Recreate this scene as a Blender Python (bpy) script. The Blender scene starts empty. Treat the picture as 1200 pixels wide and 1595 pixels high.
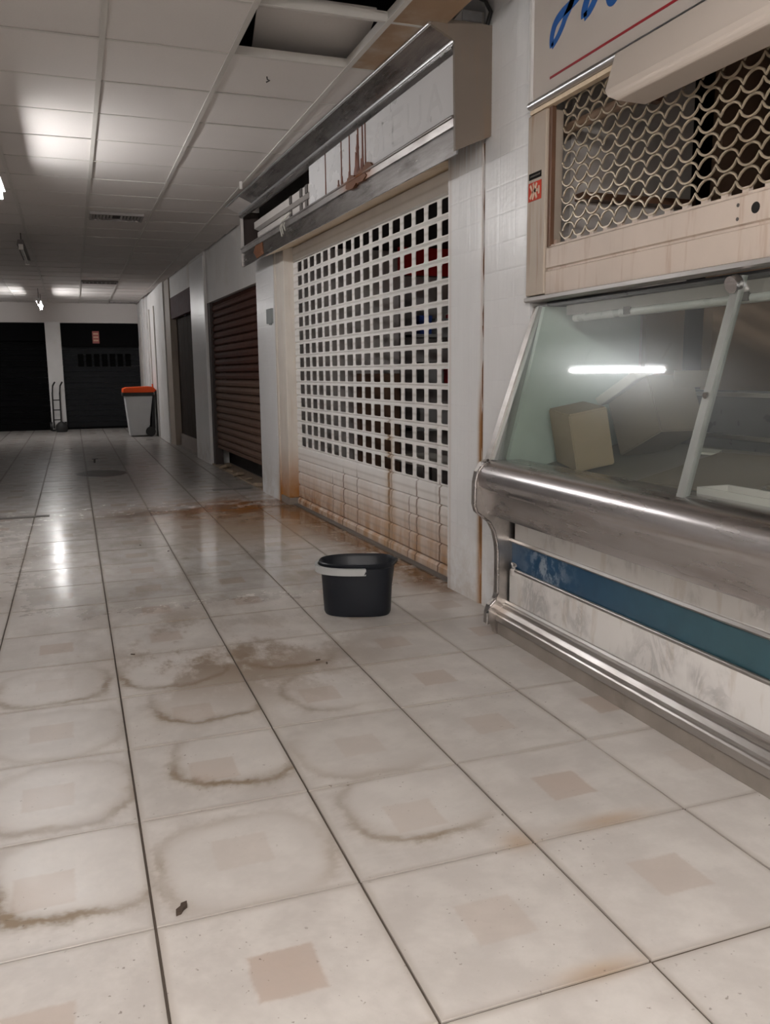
import bpy, math, random
from mathutils import Vector, Matrix
random.seed(7)
S = bpy.context.scene
C = S.collection
T = 0.5                                   # one floor tile (all lengths below are in tiles)
# ---------------------------------------------------------------- camera, world, exposure
CAM = (-0.1948, -3.68856, 2.53462)
YAW, PITCH, ROLL, FPX = 0.350776, -0.165292, -0.01028, 1309.33
def cam_axes():
    cy, sy, cp, sp = math.cos(YAW), math.sin(YAW), math.cos(PITCH), math.sin(PITCH)
    f = Vector((sy*cp, cy*cp, sp)); r = Vector((cy, -sy, 0)); u = r.cross(f)
    return math.cos(ROLL)*r+math.sin(ROLL)*u, -math.sin(ROLL)*r+math.cos(ROLL)*u, f
cd = bpy.data.cameras.new('camera'); co = bpy.data.objects.new('camera', cd); C.objects.link(co)
r_, u_, f_ = cam_axes()
m4 = Matrix((( r_.x, u_.x, -f_.x, CAM[0]*T), (r_.y, u_.y, -f_.y, CAM[1]*T), (r_.z, u_.z, -f_.z, CAM[2]*T), (0, 0, 0, 1)))
co.matrix_world = m4
cd.sensor_fit = 'VERTICAL'; cd.sensor_height = 24; cd.lens = FPX*24/1595; cd.clip_start = .02
S.camera = co
S.view_settings.view_transform = 'Standard'; S.view_settings.look = 'None'
S.view_settings.gamma = 1; S.view_settings.use_curve_mapping = False
S.view_settings.exposure = 0.0
w = bpy.data.worlds.new('World'); S.world = w; w.use_nodes = True
w.node_tree.nodes['Background'].inputs[0].default_value = (.8, .85, 1, 1)
w.node_tree.nodes['Background'].inputs[1].default_value = 0.02
LAMP_NEAR, LAMP_FAR, LAMP_BACK = 160, 180, 500
ZC = 5.8                                  # ceiling height
S.cycles.max_bounces = 8; S.cycles.diffuse_bounces = 5; S.cycles.glossy_bounces = 4
S.cycles.transparent_max_bounces = 12; S.cycles.caustics_reflective = False; S.cycles.caustics_refractive = False

# ---------------------------------------------------------------- node helper
class V:
    def __init__(s, n, k): s.n, s.k = n, k
    def __add__(a, b): return a.n.m('ADD', a, b)
    __radd__ = __add__
    def __sub__(a, b): return a.n.m('SUBTRACT', a, b)
    def __rsub__(a, b): return a.n.m('SUBTRACT', b, a)
    def __mul__(a, b): return a.n.m('MULTIPLY', a, b)
    __rmul__ = __mul__
    def __truediv__(a, b): return a.n.m('DIVIDE', a, b)
    def __pow__(a, b): return a.n.m('POWER', a, b)
    def abs(a): return a.n.m('ABSOLUTE', a)
    def floor(a): return a.n.m('FLOOR', a)
    def fract(a): return a.n.m('FRACT', a)
    def max(a, b): return a.n.m('MAXIMUM', a, b)
    def min(a, b): return a.n.m('MINIMUM', a, b)
    def sin(a): return a.n.m('SINE', a)
    def sat(a): return a.max(0).min(1)
    def gauss(a, c, w): d = (a-c)/w; return a.n.m('EXPONENT', (d*d)*-1)
    def step(a, lo, hi):
        nd = a.n.t.nodes.new('ShaderNodeMapRange'); nd.interpolation_type = 'SMOOTHSTEP'
        a.n.put(nd.inputs[0], a); a.n.put(nd.inputs[1], lo); a.n.put(nd.inputs[2], hi)
        return V(a.n, nd.outputs[0])
class NT:
    def __init__(s, name):
        s.mat = bpy.data.materials.new(name); s.mat.use_nodes = True
        s.t = s.mat.node_tree; s.b = s.t.nodes['Principled BSDF']; s._p = None
    def put(s, sock, v):
        if isinstance(v, V): s.t.links.new(v.k, sock)
        elif isinstance(v, (tuple, list)) and len(v) == 3 and sock.type == 'RGBA': sock.default_value = (*v, 1)
        else: sock.default_value = v
    def m(s, op, a, b=None):
        nd = s.t.nodes.new('ShaderNodeMath'); nd.operation = op
        s.put(nd.inputs[0], a)
        if b is not None: s.put(nd.inputs[1], b)
        return V(s, nd.outputs[0])
    def pos(s):                            # world position in tiles
        if not s._p:
            g = s.t.nodes.new('ShaderNodeNewGeometry'); sp = s.t.nodes.new('ShaderNodeSeparateXYZ')
            s.t.links.new(g.outputs['Position'], sp.inputs[0])
            s._p = tuple(V(s, sp.outputs[i])*(1/T) for i in range(3))
        return s._p
    def vec(s, x, y, z):
        c = s.t.nodes.new('ShaderNodeCombineXYZ')
        for i, q in enumerate((x, y, z)): s.put(c.inputs[i], q)
        return V(s, c.outputs[0])
    def noise(s, v, scale=1, detail=4, rough=.55, dist=0):
        nd = s.t.nodes.new('ShaderNodeTexNoise'); s.put(nd.inputs['Vector'], v)
        nd.inputs['Scale'].default_value = scale; nd.inputs['Detail'].default_value = detail
        nd.inputs['Roughness'].default_value = rough; nd.inputs['Distortion'].default_value = dist
        return V(s, nd.outputs[0])
    def white(s, v, out=0):
        nd = s.t.nodes.new('ShaderNodeTexWhiteNoise'); s.put(nd.inputs['Vector'], v)
        return V(s, nd.outputs['Value'])
    def rnd(s):
        nd = s.t.nodes.new('ShaderNodeObjectInfo'); return V(s, nd.outputs['Random'])
    def mix(s, f, a, b):
        nd = s.t.nodes.new('ShaderNodeMix'); nd.data_type = 'RGBA'
        s.put(nd.inputs[0], f); s.put(nd.inputs[6], a); s.put(nd.inputs[7], b)
        return V(s, nd.outputs[2])
    def scale(s, c, f):
        nd = s.t.nodes.new('ShaderNodeMix'); nd.data_type = 'RGBA'; nd.blend_type = 'MULTIPLY'
        nd.inputs[0].default_value = 1; s.put(nd.inputs[6], c)
        cc = s.t.nodes.new('ShaderNodeCombineColor')
        for i in range(3): s.put(cc.inputs[i], f)
        s.t.links.new(cc.outputs[0], nd.inputs[7]); return V(s, nd.outputs[2])
    def bump(s, h, strength=.3, dist=.01):
        nd = s.t.nodes.new('ShaderNodeBump'); nd.inputs['Strength'].default_value = strength
        nd.inputs['Distance'].default_value = dist; s.put(nd.inputs['Height'], h)
        s.t.links.new(nd.outputs[0], s.b.inputs['Normal'])
    def out(s, color=None, rough=None, metal=None, spec=None):
        if color is not None: s.put(s.b.inputs['Base Color'], color)
        if rough is not None: s.put(s.b.inputs['Roughness'], rough)
        if metal is not None: s.put(s.b.inputs['Metallic'], metal)
        if spec is not None: s.put(s.b.inputs['Specular IOR Level'], spec)
        return s.mat
def simple(name, col, rough=.5, metal=0, var=.12, sc=3, dirt=None, damt=.5, spec=None, bump=0):
    n = NT(name); x, y, z = n.pos(); p = n.vec(x, y, z)
    nz = n.noise(p, sc, 5)
    c = n.scale(col, 1-var*.5+(nz-.5)*(2*var))
    if dirt: c = n.mix((n.noise(p, sc*.45, 6, .65)-.5).step(.02, .2)*damt, c, dirt)
    if bump: n.bump(n.noise(p, 60, 3), bump, .004)
    return n.out(c, n.noise(p, sc*2, 3)*.2+(rough-.1) if rough > .12 else rough, metal, spec)
def emit(name, col, s):
    n = NT(name); n.put(n.b.inputs['Emission Color'], col); n.b.inputs['Emission Strength'].default_value = s
    return n.out(col, .5)

# ---------------------------------------------------------------- mesh helper
ORG = {}
def shear(v): return (v[0]-.033*v[1], v[1], v[2])
class MB:
    def __init__(s, sh=False): s.v, s.f, s.sh = [], [], sh
    def add(s, vs, fs):
        o = len(s.v); s.v += [tuple(q) for q in vs]; s.f += [tuple(i+o for i in f) for f in fs]; return s
    def box(s, x0, y0, z0, x1, y1, z1):
        return s.add([(x0,y0,z0),(x1,y0,z0),(x1,y1,z0),(x0,y1,z0),(x0,y0,z1),(x1,y0,z1),(x1,y1,z1),(x0,y1,z1)],
                     [(0,3,2,1),(4,5,6,7),(0,1,5,4),(1,2,6,5),(2,3,7,6),(3,0,4,7)])
    def rbox(s, c, size, M):               # rotated box
        a, b, d = [q/2 for q in size]; vs = []
        for p in ((-a,-b,-d),(a,-b,-d),(a,b,-d),(-a,b,-d),(-a,-b,d),(a,-b,d),(a,b,d),(-a,b,d)):
            q = M @ Vector(p); vs.append((q.x+c[0], q.y+c[1], q.z+c[2]))
        return s.add(vs, [(0,3,2,1),(4,5,6,7),(0,1,5,4),(1,2,6,5),(2,3,7,6),(3,0,4,7)])
    def prism(s, pts, y0, y1):             # (x, z) outline extruded along y
        n = len(pts)
        return s.add([(x, y0, z) for x, z in pts]+[(x, y1, z) for x, z in pts],
                     [tuple(range(n)), tuple(range(2*n-1, n-1, -1))]+[(i, i+n, (i+1) % n+n, (i+1) % n) for i in range(n)])
    def prismx(s, pts, x0, x1):            # (y, z) outline extruded along x
        n = len(pts)
        return s.add([(x0, y, z) for y, z in pts]+[(x1, y, z) for y, z in pts],
                     [tuple(range(n)), tuple(range(2*n-1, n-1, -1))]+[(i, i+n, (i+1) % n+n, (i+1) % n) for i in range(n)])
    def prismz(s, pts, z0, z1):
        n = len(pts)
        return s.add([(x, y, z0) for x, y in pts]+[(x, y, z1) for x, y in pts],
                     [tuple(range(n-1, -1, -1)), tuple(range(n, 2*n))]+[(i, (i+1) % n, (i+1) % n+n, i+n) for i in range(n)])
    def tube(s, pts, r, n=6, cap=True):
        rings = []
        P = [Vector(p) for p in pts]
        for i, p in enumerate(P):
            d = (P[min(i+1, len(P)-1)]-P[max(i-1, 0)]).normalized()
            a = d.cross(Vector((0, 0, 1)) if abs(d.z) < .9 else Vector((1, 0, 0))).normalized(); b = d.cross(a)
            rr = r[i] if isinstance(r, (list, tuple)) else r
            rings.append([p+a*rr*math.cos(2*math.pi*k/n)+b*rr*math.sin(2*math.pi*k/n) for k in range(n)])
        return s.loft(rings, cap)
    def loft(s, rings, cap=True):
        n = len(rings[0]); vs = [tuple(q) for R in rings for q in R]; fs = []
        for i in range(len(rings)-1):
            for k in range(n): fs.append((i*n+k, i*n+(k+1) % n, (i+1)*n+(k+1) % n, (i+1)*n+k))
        if cap: fs += [tuple(range(n-1, -1, -1)), tuple(range((len(rings)-1)*n, len(rings)*n))]
        return s.add(vs, fs)
    def cyl(s, p0, p1, r, n=16): return s.tube([p0, p1], r, n)
    def mesh(s, name, mat, org, smooth):
        me = bpy.data.meshes.new(name)
        vs = [shear(v) for v in s.v] if s.sh else s.v
        me.from_pydata([((v[0]-org[0])*T, (v[1]-org[1])*T, (v[2]-org[2])*T) for v in vs], [], s.f)
        me.materials.append(mat)
        import bmesh
        bm = bmesh.new(); bm.from_mesh(me); bmesh.ops.recalc_face_normals(bm, faces=bm.faces); bm.to_mesh(me); bm.free()
        if smooth:
            me.polygons.foreach_set('use_smooth', [True]*len(me.polygons))
            me.set_sharp_from_angle(angle=math.radians(smooth if smooth > 1 else 40))
        return me
    def build(s, name, mat, parent=None, smooth=0, bevel=0, org=None, **props):
        if org is None: org = ORG[parent.name] if parent else (0, 0, 0)
        o = bpy.data.objects.new(name, s.mesh(name, mat, org, smooth)); C.objects.link(o)
        if parent:
            o.parent = parent; ORG[o.name] = org
            po = ORG[parent.name]; o.location = [(org[i]-po[i])*T for i in range(3)]
        else: o.location = [q*T for q in org]; ORG[o.name] = org
        if bevel:
            b = o.modifiers.new('bevel', 'BEVEL'); b.width = bevel*T; b.segments = 2; b.limit_method = 'ANGLE'; b.angle_limit = math.radians(40)
        for k, q in props.items(): o[k] = q
        return o
def thing(name, label, cat, org, group=None):
    o = bpy.data.objects.new(name, None); C.objects.link(o); o.empty_display_size = .05
    o.location = [q*T for q in org]; ORG[o.name] = org
    o['label'] = label; o['category'] = cat
    if group: o['group'] = group
    return o
def copy_tree(o, delta, parent=None):
    c = o.copy(); C.objects.link(c); c.parent = parent
    if parent is None: c.location = [o.location[i]+delta[i]*T for i in range(3)]
    for ch in list(o.children): copy_tree(ch, delta, c)
    return c
def piece(name, me, parent, loc, rot=None):       # one more object sharing a piece's mesh; loc in tiles, world
    o = bpy.data.objects.new(name, me); C.objects.link(o); o.parent = parent
    po = ORG[parent.name]; o.location = [(loc[i]-po[i])*T for i in range(3)]
    if rot: o.rotation_euler = rot
    return o
def struct(name, mb, mat, **k):
    return mb.build(name, mat, kind='structure', **k)

# ---------------------------------------------------------------- materials
def floor_mat():
    n = NT('floor_tile'); x, y, z = n.pos(); p = n.vec(x, y, 0)
    u = (x+100).fract()-.5; v = (y+100).fract()-.5
    cell = n.vec((x+100).floor(), (y+100).floor(), 0)
    r1 = n.white(cell); r2 = n.white(n.vec((x+100).floor()+17, (y+100).floor()+5, 3)); r3 = n.white(n.vec((x+100).floor()+7, (y+100).floor()+31, 9))
    big = n.noise(p, .7, 5, .6); mid = n.noise(p, 3.2, 5, .6); fine = n.noise(p, 26, 4, .6)
    base = n.mix((mid-.35).step(0, .35), (.52, .485, .455), (.62, .585, .55))
    base = n.scale(base, .90+r1*.09)
    base = n.scale(base, .96+fine*.08)
    # square inlay in the middle of every tile
    e = mid*.05-.025
    inl = (u.abs()).max(v.abs())+e+(fine-.5)*.02
    inl = 1-inl.step(.135, .16)
    base = n.mix((inl*(.12+r2*.5)*(.45+1.1*mid)).sat(), base, (.38, .285, .225))
    # dried-water contours inside the tiles of the left columns
    cx = (r2-.5)*.28+.06; cy = (r3-.3)*.34
    du = ((u-cx)/.44).abs(); dv = ((v-cy)/.42).abs()
    d = (du**2.6+dv**2.6)**.3846 + (mid-.5)*.55+(big-.5)*.5+(fine-.5)*.12
    ring = d.gauss(1.0, .085)+d.gauss(.96, .2)*.35
    area = (1-x.step(1.5, 2.1))*y.step(-.2, .3)*(1-y.step(3.2, 4.6))*((r3+r1*.6).step(.35, .7)*.7+.3)*(1-x.step(-.2, .2)*(1-y.step(-.1, .1)))
    side = ((u*(x.step(-.01, .01)*-2+1)+.25).step(-.35, .35)*(.35)+(v*-1+.1).step(-.3, .3)*.9).sat()
    stain = ring*area*side*(big-.1).step(.15, .5)
    base = n.mix((stain*.85).sat(), base, (.235, .175, .115))
    base = n.mix(((1-d).step(.05, .25)*area*.35), base, (.66, .63, .60))
    # brown scuffed patches
    pn = n.noise(n.vec(x*1.0, y*.55, 2), 1.5, 6, .68)
    band = x.gauss(1.1, .95)*y.gauss(3.6, .95)
    base = n.mix((((pn-.42).step(0, .14)*band+(pn-.45).step(0, .12)*(x-y*.18).gauss(-.25, .28)*y.gauss(4.3, .9))*.95).sat(), base, (.23, .165, .11))
    grime = ((pn-.44).step(0, .3)*.62*y.step(2.2, 5)*(1-x.step(2.4, 3.4)*.6)*(1-y.step(9, 15))).sat()
    base = n.mix(grime, base, (.26, .215, .175))
    # grout dirt
    ed = u.abs().max(v.abs()); base = n.mix((ed+(mid-.5)*.06).step(.455, .5)*.42, base, (.25, .2, .155))
    # wet area in front of the shop, its tide line, rust
    nb = n.noise(n.vec(x, y*.5, 7), .9, 3, .5)
    edge = 12.6+(nb-.5)*2.6-(x-1.4).abs()*.45
    wet = (edge-y).step(-.2, .7)*y.step(4.8, 6.8)*x.step(-1.6, .3)
    tide = (y-edge).gauss(.05, .42)*x.step(-.6, .9)
    base = n.mix((tide*.85).sat(), base, (.12, .075, .04))
    base = n.scale(base, 1-wet*.16)
    base = n.mix(wet*.65*x.step(.2, 2.6)*y.step(7.5, 10), base, (.30, .195, .105))
    rx = (x-3.1)/1.9; ry = (y-12.2)/1.35; rr = rx*rx+ry*ry
    rust = n.m('EXPONENT', rr*-1)*(n.noise(p, 1.7, 6, .7)-.36).step(0, .22)
    base = n.mix((rust*1.3).sat(), base, (.25, .095, .02))
    rs = (x+.033*y-4.0).gauss(0, .34)*y.step(4.2, 5.6)*(1-y.step(12, 13.4))*(n.noise(p, 2.3, 5, .7)-.3).step(0, .25)
    base = n.mix((rs*1.2).sat(), base, (.16, .08, .03))
    # dark puddle further in
    px = (x-.35)/.62; py = (y-19.3)/.85; pd = px*px+py*py+(nb-.5)*1.6
    pud = 1-pd.step(.6, 1.1)
    base = n.mix(pud*.85, base, (.05, .04, .035))
    spot = x.gauss(1.93, .10)*y.gauss(.04, .09)*.6+x.gauss(1.75, .2)*(y+.0+(x-1.75)*.0).gauss(-.97, .05)*.6+x.gauss(2.5, .25)*y.gauss(.05, .06)*.6
    base = n.mix((spot*(mid+.4)).sat(), base, (.33, .20, .09))
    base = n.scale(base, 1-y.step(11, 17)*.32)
    speck = n.noise(p, 30, 2, .5).step(.68, .74)*(n.noise(p, .8, 3)-.42).step(0, .2)
    base = n.mix((speck*.75).sat(), base, (.13, .095, .07))
    far = y.step(10, 17)
    n.bump((fine*.4+mid*.6)*(1-wet)*(1-far), .18, .004)
    ro = .36+(mid-.5)*.3-y.step(6, 13)*.1+ring*area*.1
    ro = ro*(1-wet)+wet*(.07+(mid-.4).max(0)*.25)
    ro = ro*(1-far)+far*.24
    return n.out(base, ro.max(.05), 0, .5)
def shutter_mat():                               # white perforated shutter, rust at its foot
    n = NT('shutter_white'); x, y, z = n.pos(); p = n.vec(x, y, z)
    st = n.noise(n.vec(x, y*3.2, z*.7), 1.5, 4, .55)
    base = n.scale((.72, .705, .69), .9+n.noise(p, 3, 4)*.2)
    low = (1-z.step(.1, 1.15+0))*(.55+.45*(st-.35).step(0, .35))
    base = n.mix((low*.95).sat(), base, (.40, .225, .105))
    lo2 = (1-z.step(0, .55))*(n.noise(n.vec(x, y*2, z*2), 1.8, 5, .7)-.42).step(0, .2)*y.step(8, 11.5)
    base = n.mix((lo2*1.1).sat(), base, (.26, .10, .022))
    dr = None
    for yy, zt, wd, am in ((7.52, 1.95, .035, 1), (6.55, 1.25, .02, .6), (5.85, 1.3, .018, .7), (9.5, 1.05, .022, .7), (10.06, .9, .018, .55), (8.85, 1.1, .02, .55), (6.8, 1.0, .014, .6), (5.95, 2.2, .03, .12), (7.42, 1.7, .02, .5)):
        g = (y+(n.noise(n.vec(3, 3, z*4), 2, 2)-.5)*.06).gauss(yy, wd)*(1-z.step(zt-.25, zt))*(am*1.5)
        dr = g if dr is None else dr+g
    base = n.mix((dr).sat(), base, (.11, .045, .014))
    halo = y.gauss(7.5, .14)*(1-z.step(1.5, 2))*.5
    base = n.mix(halo.sat(), base, (.45, .3, .17))
    g2 = ((z-.139-.123)/.246).fract(); base = n.mix((g2.gauss(0, .08)+g2.gauss(1, .08))*.35, base, (.3, .26, .22))
    n.bump(n.noise(p, 30, 3), .05, .003)
    return n.out(base, .42, 0, .4)
def painted(name, col, rust=(.30, .15, .05), lowz=.9, amt=.5, streak=.35, rough=.45, zt=None):
    n = NT(name); x, y, z = n.pos(); p = n.vec(x, y, z)
    base = n.scale(col, .88+n.noise(p, 2.5, 5)*.24)
    st = (n.noise(n.vec(x*6, y*6, z*.5), 1.5, 4, .6)-.5).step(.02, .2)
    base = n.mix(st*streak*n.noise(p, .8, 3), base, rust)
    if lowz: base = n.mix(((1-z.step(0, lowz))*amt*(n.noise(p, 2, 4)+.4)).sat(), base, rust)
    if zt: base = n.mix((z.step(zt-.25, zt)*.75*(st+.3)).sat(), base, rust)
    n.bump(n.noise(p, 22, 4), .06, .004)
    return n.out(base, rough)
def walltile_mat(name, col, rust=True):
    n = NT(name); x, y, z = n.pos(); p = n.vec(x, y, z)
    nz = n.noise(p, 2.2, 5); rb = n.noise(n.vec(x*2, y*16, z*.8), 1.4, 3)
    base = n.scale(col, .93+nz*.14)
    base = n.scale(base, .97+rb*.06)
    dirt = (1-z.step(0, 1.1))*(n.noise(p, 3, 5, .7)-.35).step(0, .3)
    base = n.mix((dirt*.4).sat(), base, (.36, .27, .18))
    if rust:
        c1 = y.gauss(4.38, .035)*z.step(.2, 1.2)*.3+y.gauss(4.40, .05)*(1-z.step(1.9, 2.6))*.75+y.gauss(5.12, .03)*.25
        c2 = y.gauss(12.62, .2)*(1-z.step(.1, 1.0))*1.2+y.gauss(12.55, .06)*(1-z.step(1, 3.2))*.6
        c3 = y.gauss(4.8, .5)*z.step(4.5, 4.8)*.35*(rb-.3).step(0, .3)
        base = n.mix((c1+c2+c3).sat(), base, (.34, .17, .06))
    n.bump(rb*.6+n.noise(n.vec(x, y*4, z*7), 1.2, 2)*.8, .22, .012)
    return n.out(base, .3, 0, .5)
def metal(name, col, rough=.25, var=.35, dirt=(.12, .10, .085), damt=.6, axis='y', rustz=None):
    n = NT(name); x, y, z = n.pos(); p = n.vec(x, y, z)
    br = n.noise(n.vec(x*14, y*.8, z*14), 2, 4, .6) if axis == 'y' else n.noise(n.vec(x*8, y*8, z*.6), 2, 4)
    base = n.scale(col, 1-var*.5+br*var)
    dn = n.noise(n.vec(x*5, y*1.3, z*5), 1.1, 4, .55)
    base = n.mix((dn-.40).step(0, .4)*damt, base, dirt)
    if rustz: base = n.mix((y.gauss(rustz[0], rustz[1])*(dn-.3).step(0, .2)).sat(), base, (.27, .10, .03))
    return n.out(base, (rough+(dn-.45).max(0)*.2+br*.08), 1.0)
def marble():
    n = NT('marble'); x, y, z = n.pos(); p = n.vec(x, y, z)
    vn = n.noise(n.vec(x, y*1.6, z*.9), 2.2, 8, .66, 1.6)
    vein = (vn-.5).abs(); vein = 1-vein.step(.0, .10)
    big = n.noise(p, 1.6, 4)
    base = n.mix((big-.45).step(0, .25)*.5, (.68, .66, .64), (.50, .48, .47))
    base = n.mix(vein*(big-.44).step(0, .2)*.5, base, (.27, .26, .26))
    base = n.mix((n.noise(n.vec(x, y*5, z*1.3), 2, 4)-.5).step(.03, .2)*.25, base, (.40, .31, .22))
    return n.out(base, .25)
def blueband():
    n = NT('blue_band'); x, y, z = n.pos(); p = n.vec(x, y, z)
    base = n.mix(y.step(.2, 2.8), (.035, .085, .105), (.013, .058, .125))
    base = n.scale(base, .8+n.noise(p, 6, 4)*.4)
    lime = y.gauss(2.72, .3)*(n.noise(n.vec(x, y*3, z*3), 2.4, 6, .7)-.46).step(0, .14)
    base = n.mix((lime*.7).sat(), base, (.38, .43, .48))
    return n.out(base, .3)
def ceil_mat(name, col, stain=None):
    n = NT(name); x, y, z = n.pos(); p = n.vec(x, y, z)
    base = n.scale(col, .93+n.noise(p, 1.1, 4)*.08+n.rnd()*.06)
    fine = n.noise(p, 45, 3); base = n.scale(base, .96+fine*.08)
    if stain: base = n.mix((n.noise(p, .9, 5, .6)-.35).step(0, .25)*.85, base, stain)
    n.bump(fine, .25, .003)
    return n.out(base, .75, 0, .25)
def glass_mat(name, tint, haze, rough=.03):
    n = NT(name); t = n.t; x, y, z = n.pos()
    tr = t.nodes.new('ShaderNodeBsdfTransparent'); tr.inputs[0].default_value = (*tint, 1)
    gl = t.nodes.new('ShaderNodeBsdfGlossy'); gl.inputs['Roughness'].default_value = rough; gl.inputs[0].default_value = (.95, .97, 1, 1)
    g2 = t.nodes.new('ShaderNodeBsdfGlossy'); g2.inputs['Roughness'].default_value = .22; g2.inputs[0].default_value = (.8, .84, .85, 1)
    df = t.nodes.new('ShaderNodeBsdfDiffuse'); df.inputs[0].default_value = (.42, .45, .43, 1)
    fr = t.nodes.new('ShaderNodeFresnel'); fr.inputs[0].default_value = 1.5
    ge = t.nodes.new('ShaderNodeNewGeometry'); front = 1-V(n, ge.outputs['Backfacing'])
    m0 = t.nodes.new('ShaderNodeMixShader'); m1 = t.nodes.new('ShaderNodeMixShader'); m2 = t.nodes.new('ShaderNodeMixShader')
    hz = (n.noise(n.vec(x, y, z), 1.1, 5, .6)-.25).max(0)*(haze*2.2)*(y.step(-.5, 2.6)*.75+.25)
    n.put(m0.inputs[0], hz.sat()*front); t.links.new(tr.outputs[0], m0.inputs[1]); t.links.new(df.outputs[0], m0.inputs[2])
    n.put(m1.inputs[0], front*(haze*.55)); t.links.new(m0.outputs[0], m1.inputs[1]); t.links.new(g2.outputs[0], m1.inputs[2])
    n.put(m2.inputs[0], V(n, fr.outputs[0])*front); t.links.new(m1.outputs[0], m2.inputs[1]); t.links.new(gl.outputs[0], m2.inputs[2])
    t.links.new(m2.outputs[0], t.nodes['Material Output'].inputs[0])
    return n.mat
def brown_shutter():
    n = NT('brown_shutter'); x, y, z = n.pos(); p = n.vec(x, y, z)
    base = n.scale((.07, .025, .016), .7+n.noise(p, 3, 5)*.6)
    pale_low = (1-z.step(2.25, 2.5))*(.55+.45*n.noise(n.vec(x, y*2, z*4), 1.5, 4))
    base = n.mix((pale_low*.6).sat(), base, (.20, .135, .10))  # slats turn a paler brown below mid height
    return n.out(base, .7, 0, .15)

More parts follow.
